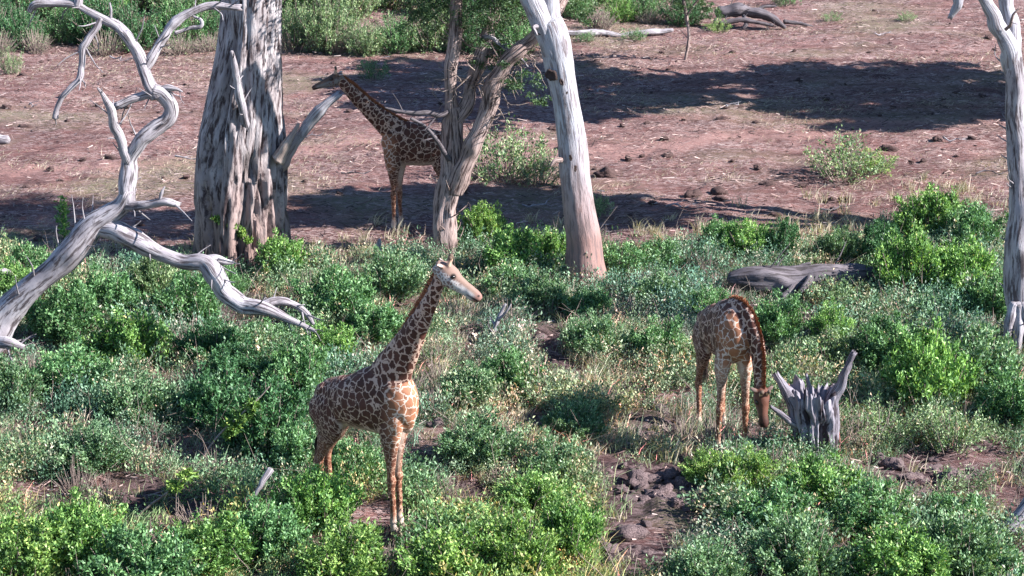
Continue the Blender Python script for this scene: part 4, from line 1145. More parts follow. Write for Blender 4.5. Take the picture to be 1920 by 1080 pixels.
# far giraffe
Bb = G(747, 430)
hb_ = math.atan2(-.12, -.99)
giraffe(Bb, hb_, 'far giraffe facing left on the red soil, its rump behind the living tree', dict(
    lofts=[
        ('trunk', [[-1.72, 0, 2.06, .06, .10], [-1.66, 0, 2.08, .16, .24], [-1.45, 0, 2.10, .26, .37], [-1.15, 0, 2.14, .32, .44], [-.8, 0, 2.18, .36, .50], [-.42, 0, 2.26, .35, .57], [-.05, 0, 2.30, .32, .57], [.17, 0, 2.24, .28, .48], [.30, 0, 2.22, .20, .32], [.38, 0, 2.2, .10, .15]]),
        ('neck', [[-.25, 0, 2.42, .25, .40], [.08, 0, 2.66, .20, .34], [.38, 0, 2.92, .17, .28], [.70, 0, 3.22, .145, .225], [1.02, 0, 3.54, .125, .185], [1.26, 0, 3.80, .11, .15], [1.40, 0, 3.98, .10, .125], [1.44, 0, 4.06, .09, .11]]),
        fore(.14, .17, kx=-.02), fore(-.06, -.17, kx=.0), hind(-1.45, -.18), hind(-1.30, .18),
        ('tail', [[-1.68, 0, 2.3, .04, .04], [-1.76, 0, 2.1, .028, .028], [-1.78, 0, 1.7, .018, .018], [-1.76, 0, 1.3, .014, .014]]),
    ],
    head=([1.46, 0, 4.06], (.96, 0, -.28)), head_len=.74,
    mane=[[1.36, 0, 4.08, .04], [1.18, 0, 3.93, .07], [.92, 0, 3.68, .08], [.60, 0, 3.38, .09], [.26, 0, 3.12, .09], [-.05, 0, 2.94, .08], [-.3, 0, 2.86, .04]], mane_dir=(-.7, 0, .7),
    hooves=[(.14, .17), (-.06, -.17), (-1.45, -.18), (-1.30, .18)], tuft=(-1.76, 0, 1.35), rump=-1.45, chest=.2, seed=(7.1, .3, 5.4), bulges=[(.1, .17, 2.10, .19, .12, .34), (-1.44, .14, 2.25, .18, .14, .18)], darkhead=True))

# ------------------------------------------------------------------ bushes one can tell apart
GRP = {'fg': 'bushes along the foreground', 'mid': 'bushes of the green thicket', 'far': 'bushes along the far edge of the clearing'}
BUSH = [
 # px, py, height, width, kind, tint, label
 (45, 1085, 1.1, 1.7, 'leafy', 'y', 'bright green bush filling the bottom left corner'),
 (160, 1060, 1.25, 1.5, 'leafy', 'l', 'leafy bush at the bottom, second from the left corner'),
 (275, 1110, 1.2, 1.7, 'leafy', 'g', 'low spreading bush at the bottom edge below the shaded hollow'),
 (395, 1075, 1.0, 1.4, 'leafy', 'l', 'round bush at the bottom below the brown twiggy mound'),
 (500, 1045, 1.1, 1.3, 'leafy', 'g', 'bush at the bottom just below the pale broken stick'),
 (598, 990, 1.2, 1.3, 'leafy', 'l', 'yellow-green bush hiding the front giraffe\'s hind feet'),
 (640, 1100, 1.1, 1.5, 'leafy', 'y', 'bush at the bottom edge left of the front giraffe\'s front hooves'),
 (850, 1100, 1.0, 1.7, 'feathery', 'y', 'fine-leaved yellowish bush at the bottom right of the front giraffe\'s hooves'),
 (960, 1085, 1.1, 1.6, 'feathery', 'y', 'bright yellow-green feathery bush at the bottom centre'),
 (1060, 1050, 1.1, 1.3, 'feathery', 'l', 'feathery green bush left of the bare muddy gap at the bottom'),
 (1000, 960, .75, 1.1, 'feathery', 'l', 'small light green bush right of the front giraffe\'s legs'),
 (1330, 1110, .8, 1.3, 'feathery', 'b', 'grey-green bush at the bottom edge right of the muddy gap'),
 (1400, 925, .8, 1.2, 'feathery', 'y', 'bright yellow-green bush at the grazing giraffe\'s feet'),
 (1330, 900, .6, .9, 'feathery', 'y', 'low yellow-green tuft just left of the grazing giraffe\'s feet'),
 (1455, 1010, 1.0, 1.4, 'leafy', 'g', 'dense green bush below the grazing giraffe and the stump'),
 (1540, 960, 1.0, 1.4, 'leafy', 'l', 'fresh green bush in front of the stump\'s foot'),
 (1500, 1090, 1.1, 1.6, 'feathery', 'b', 'blue-green bush at the bottom edge beneath the stump'),
 (1630, 1000, 1.0, 1.4, 'leafy', 'g', 'green bush lower right, between the stump and the mud patch'),
 (1690, 1110, 1.1, 1.7, 'leafy', 'l', 'light green bush at the bottom edge, lower right'),
 (1800, 1080, 1.1, 1.6, 'feathery', 'b', 'pale grey-green bush at the bottom near the right corner'),
 (1900, 1100, .6, 1.3, 'leafy', 'g', 'bush in the bottom right corner under the pale log'),
 (1790, 985, .6, 1.1, 'leafy', 'g', 'low dark green bush left of the bottom right log'),
 # left thicket
 (25, 560, .95, 1.2, 'leafy', 'l', 'bright bush at the left edge above the leaning dead trunk'),
 (60, 535, 1.1, 1.1, 'leafy', 'g', 'upright bush just above the leaning trunk near the left edge'),
 (120, 640, 1.3, 1.6, 'leafy', 'g', 'big bush in the angle right of the leaning trunk\'s base'),
 (200, 600, 1.3, 1.6, 'leafy', 'g', 'dense bush under the fork of the leaning dead tree'),
 (290, 570, 1.2, 1.3, 'feathery', 'p', 'thin yellowish bush under the middle of the drooping branch'),
 (350, 610, 1.2, 1.5, 'leafy', 'g', 'bush left of the bend in the drooping dead branch'),
 (240, 685, 1.3, 1.7, 'leafy', 'l', 'large bright bush above the bare reddish patch on the left'),
 (130, 740, 1.1, 1.7, 'leafy', 'g', 'broad bush below the leaning trunk near the left edge'),
 (20, 770, 1.1, 1.4, 'feathery', 'b', 'grey-green bush at the left edge, mid height'),
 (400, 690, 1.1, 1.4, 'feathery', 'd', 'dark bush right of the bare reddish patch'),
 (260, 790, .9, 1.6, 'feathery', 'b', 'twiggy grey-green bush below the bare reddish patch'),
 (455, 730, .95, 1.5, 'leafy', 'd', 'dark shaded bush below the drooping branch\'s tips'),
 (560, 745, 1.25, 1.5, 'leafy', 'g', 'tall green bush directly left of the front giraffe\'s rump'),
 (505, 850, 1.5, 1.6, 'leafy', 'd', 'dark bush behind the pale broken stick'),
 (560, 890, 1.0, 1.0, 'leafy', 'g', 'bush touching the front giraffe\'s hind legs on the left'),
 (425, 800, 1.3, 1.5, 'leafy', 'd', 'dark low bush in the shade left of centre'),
 (180, 880, .8, 1.5, 'feathery', 'b', 'pale grassy bush above the long dark shadow lower left'),
 (70, 880, .7, 1.5, 'sparse', 'p', 'straw coloured wispy bush at lower left'),
 (500, 650, .6, 1.3, 'leafy', 'g', 'bush just above the drooping branch\'s broken tips'),
 (640, 600, 1.3, 1.8, 'leafy', 'g', 'broad bush right of the drooping branch\'s tips'),
 (615, 690, 1.0, 1.3, 'leafy', 'l', 'green bush above the front giraffe\'s back'),
 (530, 520, 1.15, 1.3, 'leafy', 'l', 'bright bush against the right foot of the giant trunk'),
 (420, 560, .8, 1.1, 'feathery', 'g', 'small bush below the giant trunk\'s roots'),
 (740, 560, 1.1, 1.6, 'feathery', 'b', 'blue-green bush left of the front giraffe\'s head'),
 (700, 640, 1.0, 1.4, 'leafy', 'g', 'bush behind the base of the front giraffe\'s neck'),
 # centre
 (905, 460, 1.2, 1.1, 'leafy', 'y', 'tall bright bush right of the living tree\'s trunk'),
 (960, 520, 1.2, 1.6, 'leafy', 'l', 'bush right of the front giraffe\'s horns'),
 (1030, 505, 1.1, 1.1, 'leafy', 'l', 'green bush against the left of the smooth leaning trunk'),
 (1010, 590, 1.0, 1.4, 'feathery', 'b', 'grey-green bush below the smooth leaning trunk, left side'),
 (960, 560, .8, 1.2, 'feathery', 'g', 'small bush just above the front giraffe\'s muzzle tip'),
 (1100, 600, .8, 1.2, 'leafy', 'g', 'bush in front of the smooth leaning trunk\'s foot'),
 (1170, 520, .9, 1.2, 'leafy', 'g', 'bush just right of the smooth leaning trunk'),
 (1110, 665, .85, 1.4, 'feathery', 'b', 'low spreading green bush in the middle of the thicket'),
 (1240, 500, .75, 1.2, 'leafy', 'g', 'low bush midway between the smooth trunk and the fallen log'),
 (1240, 580, .9, 1.4, 'feathery', 'b', 'bush left of and above the grazing giraffe'),
 (1240, 680, .9, 1.3, 'feathery', 'g', 'bush left of the grazing giraffe\'s flank'),
 (960, 740, 1.0, 1.2, 'feathery', 'g', 'bush in the open middle, right of the front giraffe\'s chest'),
 (880, 760, .8, 1.3, 'feathery', 'b', 'pale bush just right of the front giraffe\'s chest'),
 (900, 870, .9, 1.5, 'feathery', 'b', 'grey-green bush right of the front giraffe\'s knees'),
 (660, 900, .8, 1.2, 'feathery', 'g', 'bush seen between the front giraffe\'s front and hind legs'),
 (1080, 820, .7, 1.2, 'feathery', 'b', 'low grey-green bush right of the dark hollow in the middle'),
 (1040, 900, .8, 1.3, 'feathery', 'b', 'grey bush above the light green tuft, centre'),
 # right
 (1350, 470, .9, 1.2, 'leafy', 'g', 'bush left of the fallen grey log at the clearing\'s edge'),
 (1400, 480, 1.0, 1.3, 'leafy', 'l', 'bright bush just behind the left end of the fallen log'),
 (1465, 485, 1.0, .9, 'leafy', 'd', 'compact dark green bush behind the middle of the fallen log'),
 (1570, 490, .9, 1.1, 'feathery', 'b', 'pale small bush behind the right half of the fallen log'),
 (1560, 650, .9, 1.0, 'feathery', 'l', 'upright yellow-green bush in front of the fallen log'),
 (1650, 500, 1.1, 1.2, 'leafy', 'd', 'dark bush at the right end of the fallen log'),
 (1740, 450, 1.5, 1.7, 'leafy', 'l', 'tall bush at the top of the right hand thicket'),
 (1820, 470, 1.3, 1.6, 'leafy', 'g', 'bush left of the right edge tree, at the thicket\'s top'),
 (1700, 550, 1.5, 1.7, 'feathery', 'l', 'large feathery bush right of the fallen log'),
 (1800, 560, 1.5, 1.7, 'leafy', 'l', 'large bright bush left of the right edge tree'),
 (1860, 600, 1.2, 1.2, 'leafy', 'g', 'bush tucked against the right edge tree\'s trunk'),
 (1460, 640, 1.0, 1.4, 'feathery', 'g', 'bush right of the grazing giraffe\'s neck'),
 (1330, 600, .8, 1.1, 'feathery', 'g', 'bush behind the grazing giraffe\'s rump'),
 (1560, 690, .8, 1.3, 'feathery', 'p', 'straw tinged bush above the stump\'s right horn'),
 (1670, 700, 1.2, 1.6, 'leafy', 'g', 'bush right of the stump at mid height'),
 (1740, 760, 1.7, 1.6, 'leafy', 'l', 'tall bush with bare lower stems, right of the stump'),
 (1840, 730, 1.4, 1.7, 'leafy', 'b', 'broad grey-green bush below the right edge tree'),
 (1900, 800, 1.2, 1.5, 'leafy', 'g', 'bush at the right edge below the dead tree\'s roots'),
 (1650, 830, .9, 1.5, 'sparse', 'p', 'brownish wispy bush right of the stump\'s foot'),
 (1780, 850, 1.0, 1.3, 'sparse', 'p', 'sparse twiggy bush above the mud patch on the right'),
]
for px, py, h, w, kind, tint, lab in BUSH:
    shrub(px, py, h * 1.12, w * 1.05, kind, tint, lab, GRP['fg'] if py > 900 else GRP['mid'])

def leaning_sapling(pts, ref, leafy, lab, seed):
    base = G(*ref); Y0 = base[1]
    t = empty('leaning_sapling', base); tag(t, lab, 'sapling')
    limb(t, 'stem', pts, Y0, M['twig'], base, seed, seg=6, step=.05)
    V, F, tt, _ = crown_mesh(seed, [[*(at(a, b, Y0) - base), r, r, r * .7] for a, b, r in leafy], 420 * len(leafy), .08)
    f = link('foliage', mesh_np('foliage', V, F, M['leaf'], False, attrs={'tint': ('FLOAT', tt)}), t); f.color = (1.6, 1.3, .7, 1)
leaning_sapling([(370, 872, 0, 2.5), (405, 822, 0, 2.2), (440, 788, 0, 2), (480, 752, 0, 1.6), (505, 725, 0, 1)], (366, 878), [(434, 800, .16), (455, 778, .14), (474, 762, .13), (425, 815, .1)], 'thin leaning stem with yellow-green leaf tufts in the shade left of the front giraffe', 611)
leaning_sapling([(250, 975, 0, 2.5), (285, 945, 0, 2.2), (325, 915, 0, 2), (350, 892, 0, 1)], (246, 980), [(330, 912, .14), (352, 892, .14)], 'thin leaning stem at lower left above the bottom bushes', 612)
leaning_sapling([(470, 470, 0, 1.6), (455, 445, 0, 1.6), (435, 425, 0, 1.4), (400, 405, 0, 1)], (475, 510), [(410, 410, .14), (432, 420, .16), (455, 436, .16), (468, 450, .12)], 'leafy green sprig leaning across the foot of the giant trunk', 613)

# bushes out on the bare soil
shrub(1580, 332, 1.5, 2.3, 'sparse', 'p', 'lone pale green bush on the bare soil, upper right')
shrub(1640, 325, .8, 1.4, 'sparse', 'y', 'low twiggy bush beside the lone bush on the upper right soil')
shrub(945, 335, 1.9, 2.6, 'sparse', 'p', 'grey-green scrubby bush on the soil right of the living tree')
shrub(1010, 345, 1.2, 1.6, 'sparse', 'p', 'thin brownish scrub just left of the smooth leaning trunk')
shrub(1120, 405, .8, .9, 'sparse', 'p', 'wispy dry bush just right of the smooth leaning trunk')
shrub(128, 448, 1.15, .5, 'sapling', 'l', 'slim leafy sapling in the shade left of the leaning dead tree', cat='sapling', name='sapling')
shrub(22, 140, 1.2, .8, 'sparse', 'p', 'bare thin sapling on the far soil at upper left', cat='sapling', name='sapling')
shrub(700, 150, .9, 1.3, 'sparse', 'd', 'dark scrub in the shade behind the far giraffe')
# far wall of bushes
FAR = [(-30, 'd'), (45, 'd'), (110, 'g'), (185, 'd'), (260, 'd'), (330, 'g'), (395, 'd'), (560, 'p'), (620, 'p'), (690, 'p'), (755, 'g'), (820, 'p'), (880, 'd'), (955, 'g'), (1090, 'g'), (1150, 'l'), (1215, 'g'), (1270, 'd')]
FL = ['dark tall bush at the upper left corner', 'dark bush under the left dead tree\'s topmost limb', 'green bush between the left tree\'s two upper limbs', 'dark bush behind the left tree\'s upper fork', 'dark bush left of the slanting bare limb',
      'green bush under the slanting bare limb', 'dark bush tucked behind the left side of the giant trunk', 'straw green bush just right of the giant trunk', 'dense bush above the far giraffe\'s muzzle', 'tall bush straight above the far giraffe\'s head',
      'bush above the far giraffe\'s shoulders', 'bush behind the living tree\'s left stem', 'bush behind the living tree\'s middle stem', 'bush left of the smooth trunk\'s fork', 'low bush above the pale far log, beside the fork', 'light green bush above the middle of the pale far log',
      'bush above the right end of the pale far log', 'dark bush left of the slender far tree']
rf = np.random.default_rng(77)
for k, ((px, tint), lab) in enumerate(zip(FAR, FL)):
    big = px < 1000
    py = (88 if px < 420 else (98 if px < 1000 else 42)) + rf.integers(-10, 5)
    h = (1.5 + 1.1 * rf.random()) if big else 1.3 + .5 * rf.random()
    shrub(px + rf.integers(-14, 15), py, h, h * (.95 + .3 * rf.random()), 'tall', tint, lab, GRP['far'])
FAR2 = [(-20, 20), (70, 32), (170, 35), (240, 18), (340, 26), (420, 20), (560, 20), (650, 35), (740, 12), (830, 26), (930, 10), (1010, 22), (1100, 4), (1200, 0)]
for k, (px, py) in enumerate(FAR2):
    h = 2.0 + 1.2 * rf.random()
    shrub(px, py, h, h * 1.25, 'tall', 'pglp'[k % 4], 'tall hazy green bush in the second row beyond the clearing, cut by the top edge', 'second row of far bushes')
for k in range(11):
    px = [-10, 75, 190, 262, 330, 400, 555, 640, 740, 1130, 1225][k] + rf.integers(-12, 12)
    py = (97 if px < 1000 else 50) + rf.integers(-6, 5)
    shrub(px, py, .4 + .9 * rf.random(), .9 + 1.3 * rf.random(), 'brush', 'p', 'tangle of bare brown twigs at the foot of the far bushes', 'brown brush at the foot of the far bushes')
for k, (px, py, h) in enumerate([(1470, 10, .9), (1560, 40, .5), (1345, 60, .6), (1190, 75, .6), (1100, 78, .5), (1700, 40, .5)]):
    shrub(px, py, h, h * 1.8, 'sparse', 'gpyg'[k % 4], ['light bush behind the dark fallen tree', 'small scrub right of the dark fallen tree', 'small yellowish bush left of the dark fallen tree', 'small bush right of the pale far log', 'low green bush below the pale far log', 'tiny scrub on the far soil at upper right'][k])

# ------------------------------------------------------------------ uncountable undergrowth, grass, litter
def merge_scatter(tpls, pts, scl, rot, hue, tsh):
    Vs = []; Ts = []; Hs = []
    for i in range(len(pts)):
        V, F, t = tpls[i % len(tpls)]
        c, s = math.cos(rot[i]), math.sin(rot[i])
        x = V[:, 0] * c - V[:, 1] * s; y = V[:, 0] * s + V[:, 1] * c
        Vs.append(np.stack([x * scl[i, 0], y * scl[i, 0], V[:, 2] * scl[i, 1]], 1) + pts[i])
        Ts.append(np.where(t > .97, t, np.clip(t + tsh[i], 0, .93))); Hs.append(np.tile(hue[i], (len(V), 1)))
    V = np.concatenate(Vs); F = np.arange(len(V)).reshape(-1, 4)
    return V, F, np.concatenate(Ts), np.concatenate(Hs)

def scatter_pts(n, y0=27.5, y1=57, fn=density, thr=None, seed=1):
    r_ = np.random.default_rng(seed)
    y = y0 + (y1 - y0) * r_.random(n * 3)
    hw = 0.245 * y + 1.5
    x = (r_.random(n * 3) * 2 - 1) * hw
    keep = r_.random(n * 3) < hw / hw.max()
    x, y = x[keep], y[keep]
    P = np.stack([x, y, hgt(x, y)], 1)
    px, py = project(P)
    d = fn(px, py)
    k = r_.random(len(x)) < d
    return P[k][:n], px[k][:n], py[k][:n], r_

# hue multiplies leaf tint
def add_hue(m):
    nt = m.node_tree; N = NT(nt)
    rampn = [n for n in nt.nodes if n.type == 'VALTORGB'][0]
    targets = [l.to_socket for l in rampn.outputs[0].links]
    h = N('ShaderNodeAttribute', attribute_name='hue').outputs['Color']
    mx = N.mix(1.0, rampn.outputs[0], h, 'MULTIPLY')
    for t_ in targets: nt.links.new(mx, t_)
add_hue(M['herb'])

def zone_hue(px, py, r_):
    n = len(px); c = np.tile(np.array([1., 1., 1.]), (n, 1))
    bot = sstep(860, 1000, py) * (1 - sstep(1080, 1280, px)); c = c * (1 - bot[:, None]) + np.array([1.2, 1.15, .72]) * bot[:, None]
    mid = sstep(780, 900, px) * (1 - sstep(1300, 1400, px)) * sstep(540, 600, py) * (1 - sstep(880, 960, py)); c = c * (1 - mid[:, None]) + np.array([1.3, 1.08, 1.15]) * mid[:, None]
    p = np.stack([px / 130, py / 70, px * 0], 1)
    v = vnoise(p, 44)[:, None]
    c = c * (1 + .30 * v * np.array([1, .4, -.2]))
    c = c * (.8 + .4 * r_.random(n))[:, None]
    dry = (r_.random(n) < .22)[:, None]
    c = np.where(dry, c * np.array([2.0, 1.15, 1.35]), c)
    return c

def undergrowth():
    tp = [shrub_mesh(400 + i, n_stem=9, n_leaf=165, h=.5, w=.62, leaf=.048, upright=.7, spread=.06)[0] for i in range(8)]
    tp += [shrub_mesh(420 + i, n_stem=18, n_leaf=175, h=.5, w=.6, leaf=.042, upright=1.6, spread=.03)[0] for i in range(6)]
    P, px, py, r_ = scatter_pts(8500, seed=21)
    cl = vnoise(np.c_[P[:, :2] * 1.1, np.zeros(len(P))], 31)
    sc = .50 + .85 * np.clip(cl + .3, 0, 1) + .35 * r_.random(len(P))
    kp = (cl > -.12) | (r_.random(len(P)) < .15)
    P, px, py, cl, sc = P[kp], px[kp], py[kp], cl[kp], sc[kp]
    edge = sstep(0, 45, py - np.interp(px, BX, BY)); sc *= .55 + .45 * edge
    hue = zone_hue(px, py, r_)
    V, F, t, H = merge_scatter(tp, P, np.c_[sc * 1.05, sc * (.75 + .5 * r_.random(len(P)))], r_.random(len(P)) * 6.28, hue, .12 * r_.normal(size=len(P)))
    me = mesh_np('undergrowth', V, F, M['herb'], False, attrs={'tint': ('FLOAT', t), 'hue': ('FLOAT_COLOR', np.c_[H, np.ones(len(H))])})
    tag(link('undergrowth', me), 'leafy green undergrowth covering the ground between the bushes', 'undergrowth', None, 'stuff')
undergrowth()

def blades(P, n_per, h, spread, seed, width=.008, lean=.5):
    r_ = np.random.default_rng(seed); n = len(P)
    i = np.repeat(np.arange(n), n_per); m = len(i)
    b = P[i] + np.c_[r_.normal(size=(m, 2)) * spread * .35, np.zeros(m)]
    hh = h[i] * (.4 + .8 * r_.random(m))
    a = r_.random(m) * 6.28; ln = lean * (0.2 + r_.random(m))
    d = np.stack([np.cos(a) * ln, np.sin(a) * ln, np.ones(m)], 1)
    mid = b + d * (hh * .55)[:, None]; tip = mid + np.stack([np.cos(a) * ln * 2.0, np.sin(a) * ln * 2.0, np.full(m, .6)], 1) * (hh * .45)[:, None]
    s = np.stack([-np.sin(a + 1.1), np.cos(a + 1.1), np.zeros(m)], 1) * width * (.6 + .8 * r_.random(m))[:, None]
    V = np.stack([b - s, b + s, mid + s * .8, mid - s * .8, mid - s * .8, mid + s * .8, tip + s * .15, tip - s * .15], 1).reshape(-1, 3)
    F = np.arange(m * 8).reshape(-1, 4)
    t = np.repeat(np.clip(.5 + .25 * r_.normal(size=m), 0, 1), 8)
    return V, F, t

def drygrass():
    spots = [(930, 640, 70, 50), (860, 700, 60, 50), (1500, 670, 60, 50), (1600, 780, 60, 50), (90, 830, 120, 50), (1380, 560, 50, 30), (1000, 860, 120, 60), (1250, 830, 100, 50), (560, 470, 70, 20), (700, 480, 80, 20), (1800, 800, 90, 40),
             (1650, 480, 60, 40), (780, 1010, 50, 30), (250, 480, 120, 30), (1560, 440, 300, 30), (1040, 730, 120, 60), (300, 740, 120, 30), (1750, 370, 150, 18)]
    def fn(px, py):
        d = np.full(len(px), .05) * sstep(-60, 0, py - np.interp(px, BX, BY))
        for a, b, rx, ry in spots: d = np.maximum(d, .8 * np.exp(-((px - a) / rx) ** 2 - ((py - b) / ry) ** 2))
        return d
    P, px, py, r_ = scatter_pts(1900, 27.5, 62, fn, seed=51)
    V, F, t = blades(P, 24, np.full(len(P), .38) * (.6 + .7 * r_.random(len(P))), .28, 52, .009)
    # short stubble out on the bare soil, in drifts
    def fn2(px, py):
        q = vnoise(np.c_[px / 190, py / 28, px * 0], 71)
        return sstep(.0, .5, q) * (1 - density(px, py)) * .9 + .06
    P2, px2, py2, r2 = scatter_pts(4200, 50, 100, fn2, seed=53)
    V2, F2, t2 = blades(P2, 9, np.full(len(P2), .13), .8, 54, .007, 2.2)
    V = np.vstack([V, V2]); F = np.vstack([F, F2 + len(t)]); t = np.r_[t, t2]
    me = mesh_np('dry_grass', V, F, M['grass'], False, attrs={'tint': ('FLOAT', t)})
    tag(link('dry_grass', me), 'straw coloured dry grass and stubble scattered over the soil', 'grass', None, 'stuff')
drygrass()

def green_grass():
    def fn(px, py):
        z = .35 + .65 * sstep(760, 860, px) * (1 - sstep(1330, 1420, px)) * sstep(520, 600, py) + .5 * sstep(1430, 1500, px) * sstep(560, 640, py) * (1 - sstep(860, 930, py))
        return density(px, py) * np.clip(z, 0, 1)
    P, px, py, r_ = scatter_pts(6500, 27.5, 57, fn, seed=57)
    V, F, t = blades(P, 20, .34 * (.5 + .9 * r_.random(len(P))), .34, 58, .0065, .7)
    H = np.repeat(zone_hue(px, py, r_) * np.array([1.15, 1.0, 1.05]), 20 * 8, axis=0)
    me = mesh_np('green_grass', V, F, M['herb'], False, attrs={'tint': ('FLOAT', np.clip(t + .08, 0, 1)), 'hue': ('FLOAT_COLOR', np.c_[H, np.ones(len(H))])})
    tag(link('green_grass', me), 'grey-green grass blades growing all through the undergrowth', 'grass', None, 'stuff')
green_grass()

def litter():
    r_ = np.random.default_rng(61)
    allp = lambda px, py: np.ones(len(px))
    P, px, py, _ = scatter_pts(34000, 28, 100, allp, seed=62)
    n = len(P)
    keep = r_.random(n) < (.35 + .65 * (vnoise(np.c_[P[:, 0] * .3, P[:, 1] * .9, np.zeros(n)], 9) > -.1))
    P = P[keep]; n = len(P)
    a = r_.normal(size=n) * .7 + (r_.random(n) < .5) * math.pi
    L = .08 + .28 * r_.random(n) ** 2.5; w = .006 + .010 * r_.random(n)
    d = np.stack([np.cos(a), np.sin(a), r_.normal(size=n) * .25], 1); s = np.stack([-np.sin(a), np.cos(a), np.zeros(n)], 1)
    P[:, 2] += .03 + .03 * r_.random(n) + np.where(P[:, 1] < 100, .03, 0)
    up = np.array([0, 0, 1.])
    b = P - d * (L / 2)[:, None]; e = P + d * (L / 2)[:, None]
    b[:, 2] = np.maximum(b[:, 2], P[:, 2] - .02)
    sw = s * w[:, None]
    V = np.stack([b - sw, e - sw * .5, e + sw * .5, b + sw, b + up * w[:, None] * 1.6, e + up * w[:, None] * .8], 1).reshape(-1, 3)
    k = np.arange(n)[:, None] * 6
    F = np.concatenate([k + np.array([[0, 1, 5, 4]]), k + np.array([[4, 5, 2, 3]])], 0)
    t = np.repeat(np.clip(.35 + .3 * r_.normal(size=n), 0, 1), 6)
    me = mesh_np('ground_litter', V, F, M['litter'], False, attrs={'tint': ('FLOAT', t)})
    tag(link('ground_litter', me), 'dry twigs and straw strewn across the ground', 'litter', None, 'stuff')
def mat_litter():
    m, nt = nmat('twig_litter'); N = NT(nt)
    a = N('ShaderNodeAttribute', attribute_name='tint').outputs['Fac']
    N.out(N.ramp(a, [(0, (.03, .018, .018)), (.4, (.12, .075, .07)), (.7, (.30, .21, .19)), (1, (.50, .40, .37))]), .85)
    return m
M['litter'] = mat_litter()
litter()

def twigs_in_thicket():
    r_ = np.random.default_rng(81)
    P, px, py, _ = scatter_pts(1100, seed=82)
    mb = MB()
    for p in P:
        a = r_.random() * 6.28; L = .4 + .7 * r_.random(); tilt = .2 + .9 * r_.random()
        d = np.array([math.cos(a) * tilt, math.sin(a) * tilt, 1]); d /= np.linalg.norm(d)
        pts = [[*p, .009]]
        for q in range(3):
            d = d + r_.normal(size=3) * .18; d /= np.linalg.norm(d)
            pts.append([*(np.array(pts[-1][:3]) + d * L / 3), .009 - .0025 * (q + 1)])
        simple_tube(mb, np.array(pts), 4)
        b = np.array(pts[2][:3]); e = b + (d + r_.normal(size=3) * .7) * L * .3
        simple_tube(mb, np.array([[*b, .005], [*e, .002]]), 3)
    # tangles of dry grey brush
    tg = [shrub_mesh(700 + i, n_stem=45, n_leaf=10, h=.7, w=.9) for i in range(3)]
    def fnb(px, py): return density(px, py) * np.clip(.25 + .75 * np.exp(-((px - 1020) / 260) ** 2 - ((py - 720) / 190) ** 2) + .6 * np.exp(-((px - 1620) / 160) ** 2 - ((py - 760) / 120) ** 2) + .5 * np.exp(-((px - 250) / 200) ** 2 - ((py - 800) / 90) ** 2), 0, 1)
    PB, _, _, rb = scatter_pts(150, fn=fnb, seed=83)
    for i, p in enumerate(PB):
        tm = tg[i % 3][1]; a = rb.random() * 6.28; s_ = .5 + .7 * rb.random()
        Vt = np.concatenate(tm.V); c, s = math.cos(a), math.sin(a)
        mb.add(np.stack([(Vt[:, 0] * c - Vt[:, 1] * s) * s_, (Vt[:, 0] * s + Vt[:, 1] * c) * s_, Vt[:, 2] * s_], 1) + p, tm.F, np.concatenate(tm.UV))
    o = link('dead_twigs', mb.mesh('dead_twigs', M['twig']))
    tag(o, 'thin dead twigs sticking up among the green plants', 'twigs', None, 'stuff')
twigs_in_thicket()

# dead sticks lying on the open soil
rs = np.random.default_rng(404)
for k, (px, py) in enumerate([(235, 118), (330, 300), (205, 112), (575, 262), (1120, 178), (1360, 205), (1460, 330), (1250, 392), (1770, 268), (1830, 330), (1420, 130), (1640, 70), (640, 330), (60, 200), (980, 395), (1540, 400)]):
    p = G(px, py); a = rs.normal() * .6; L = .5 + .7 * rs.random(); mb = MB()
    d = np.array([math.cos(a), math.sin(a), 0]); s_ = np.array([-d[1], d[0], 0])
    pts = np.array([[*(d * L * t_ + s_ * .09 * rs.normal() + [0, 0, .06 + .10 * math.sin(t_ * 5 + k) ** 2]), .028 * (1.1 - t_)] for t_ in (0, .25, .5, .75, 1)])
    tube(mb, pts, step=.05, seg=7, seed=k)
    for q in (1, 2, 3):
        e = pts[q, :3] + d * .22 + s_ * (.2 if q % 2 else -.2) + [0, 0, .12 * rs.random()]
        tube(mb, np.array([[*pts[q, :3], .012], [*((pts[q, :3] + e) / 2), .010], [*e, .004]]), step=.05, seg=5, seed=q)
    o = link('fallen_stick', mb.mesh('fallen_stick', M['dead'] if k % 3 else M['darklog']), None, p)
    tag(o, 'small forked dead stick lying on the open reddish soil', 'stick', 'dead sticks on the open soil')

# clods, dung and mud lumps: each one its own lump
def lump(seed, mat, sq=.6, rough=.35):
    nu, nv = 18, 12; V = [[0, 0, 1.]]
    for i in range(1, nv):
        th = math.pi * i / nv
        for j in range(nu):
            ph = 2 * math.pi * j / nu; V.append([math.sin(th) * math.cos(ph), math.sin(th) * math.sin(ph), math.cos(th)])
    V.append([0, 0, -1.]); V = np.array(V)
    V = V * (1 + rough * fbm(V * 1.6, 4, seed) )[:, None]; V[:, 2] *= sq
    F = []
    for j in range(nu):
        k = (j + 1) % nu; F.append((0, 1 + j, 1 + k))
        for i in range(nv - 2): F.append((1 + i * nu + j, 1 + (i + 1) * nu + j, 1 + (i + 1) * nu + k, 1 + i * nu + k))
        F.append((1 + (nv - 2) * nu + k, 1 + (nv - 2) * nu + j, len(V) - 1))
    return mesh_np('lump', V, F, mat)
CL = [lump(500 + i, M['clod'], .65, .5) for i in range(4)]
RK = [lump(520 + i, M['rock'], .7, .75) for i in range(4)]
r_ = np.random.default_rng(91)
P, px, py, _ = scatter_pts(285, 52, 96, lambda a, b: (1 - density(a, b)) * (1 - .5 * sstep(120, 60, b)), seed=92)
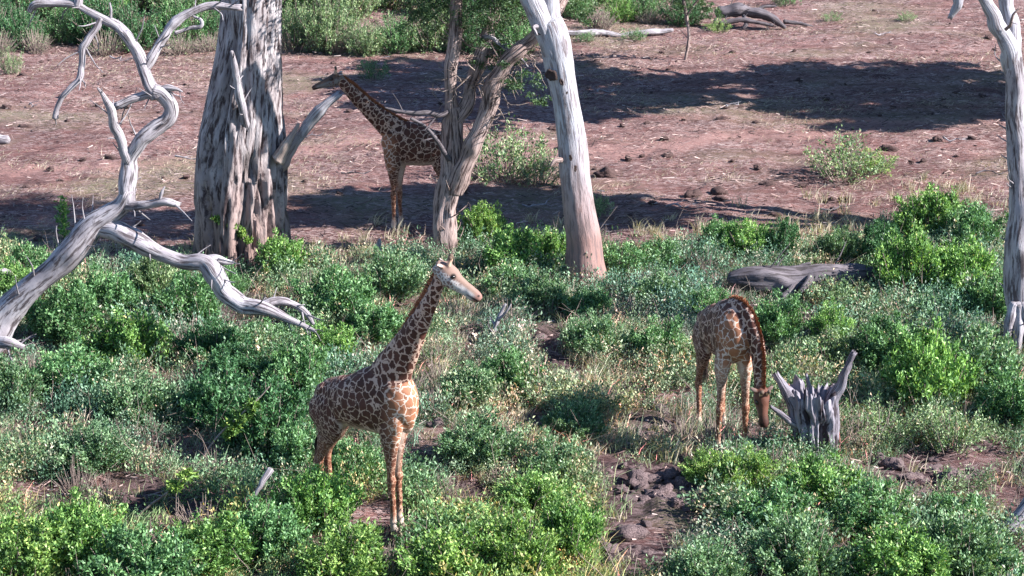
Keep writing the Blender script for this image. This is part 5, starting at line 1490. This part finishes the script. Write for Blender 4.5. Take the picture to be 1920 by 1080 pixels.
for i, p in enumerate(P):
    o = link('soil_clod', CL[i % 4], None, p + np.array([0, 0, .03])); s = .035 + .11 * r_.random() ** 2.5
    o.scale = (s * 1.3, s * 1.1, s); o.rotation_euler = (0, 0, i * 1.7)
    tag(o, 'small dark clod of earth lying on the bare reddish soil', 'clod', 'dark clods scattered over the bare soil')
for i, (px, py, s) in enumerate([(1245, 262, .14), (1178, 300, .12), (1300, 368, .22), (1350, 365, .25), (1585, 380, .2), (1590, 258, .12), (1668, 282, .22), (1135, 330, .3), (50, 355, .12), (155, 302, .1), (560, 245, .12), (1420, 318, .14)]):
    p = G(px, py); o = link('soil_clod', CL[i % 4], None, p + np.array([0, 0, .05])); o.scale = (s, s * .9, s * .8); o.rotation_euler = (0, 0, i * 2.1)
    tag(o, 'bigger dark clod lying on the open soil', 'clod', 'bigger dark clods on the open soil')
rr_ = np.random.default_rng(96)
extra = []
for cx_, cy_, ax_, ay_, m_ in ((1230, 920, 95, 36, 30), (1195, 1020, 50, 45, 16), (1740, 885, 100, 22, 20), (1080, 790, 160, 30, 12), (1240, 820, 60, 25, 8)):
    for _ in range(m_): extra.append((cx_ + ax_ * rr_.normal() * .6, cy_ + ay_ * rr_.normal() * .6, .07 + .12 * rr_.random() ** 1.5))
rk = extra + [(1190, 905, .28), (1240, 930, .34), (1285, 915, .3), (1320, 935, .34), (1255, 895, .22), (1200, 940, .24), (1160, 920, .2), (1300, 950, .24), (1185, 1010, .3), (1215, 1045, .26), (1150, 1050, .22), (1330, 905, .22),
      (1680, 880, .26), (1715, 900, .3), (1750, 885, .26), (1660, 865, .22), (1790, 905, .28), (1830, 890, .25), (1730, 925, .22), (1215, 760, .24), (1235, 775, .2), (1615, 1045, .3), (1635, 1060, .22), (1590, 1062, .24),
      (155, 800, .2), (370, 970, .28), (400, 985, .24), (350, 985, .2), (1010, 640, .2), (1030, 655, .16), (875, 645, .18), (1270, 945, .26), (1225, 905, .2), (1345, 925, .24)]
for i, (px, py, s) in enumerate(rk):
    p = G(px, py); o = link('mud_lump', RK[i % 4], None, p + np.array([0, 0, .0])); s *= .8
    o.scale = (s * 1.2, s, s * .95); o.rotation_euler = (0, 0, i * 1.3)
    zone = 'in the muddy gap at the bottom, right of centre' if 1100 < px < 1360 and py > 850 else ('in the mud patch lower right' if px > 1500 else ('on the worn path left of the grazing giraffe' if px > 1100 else 'among the plants in the left half'))
    tag(o, 'crumbly mauve-brown lump of dry mud ' + zone, 'mud lump', 'dry mud lumps ' + zone)
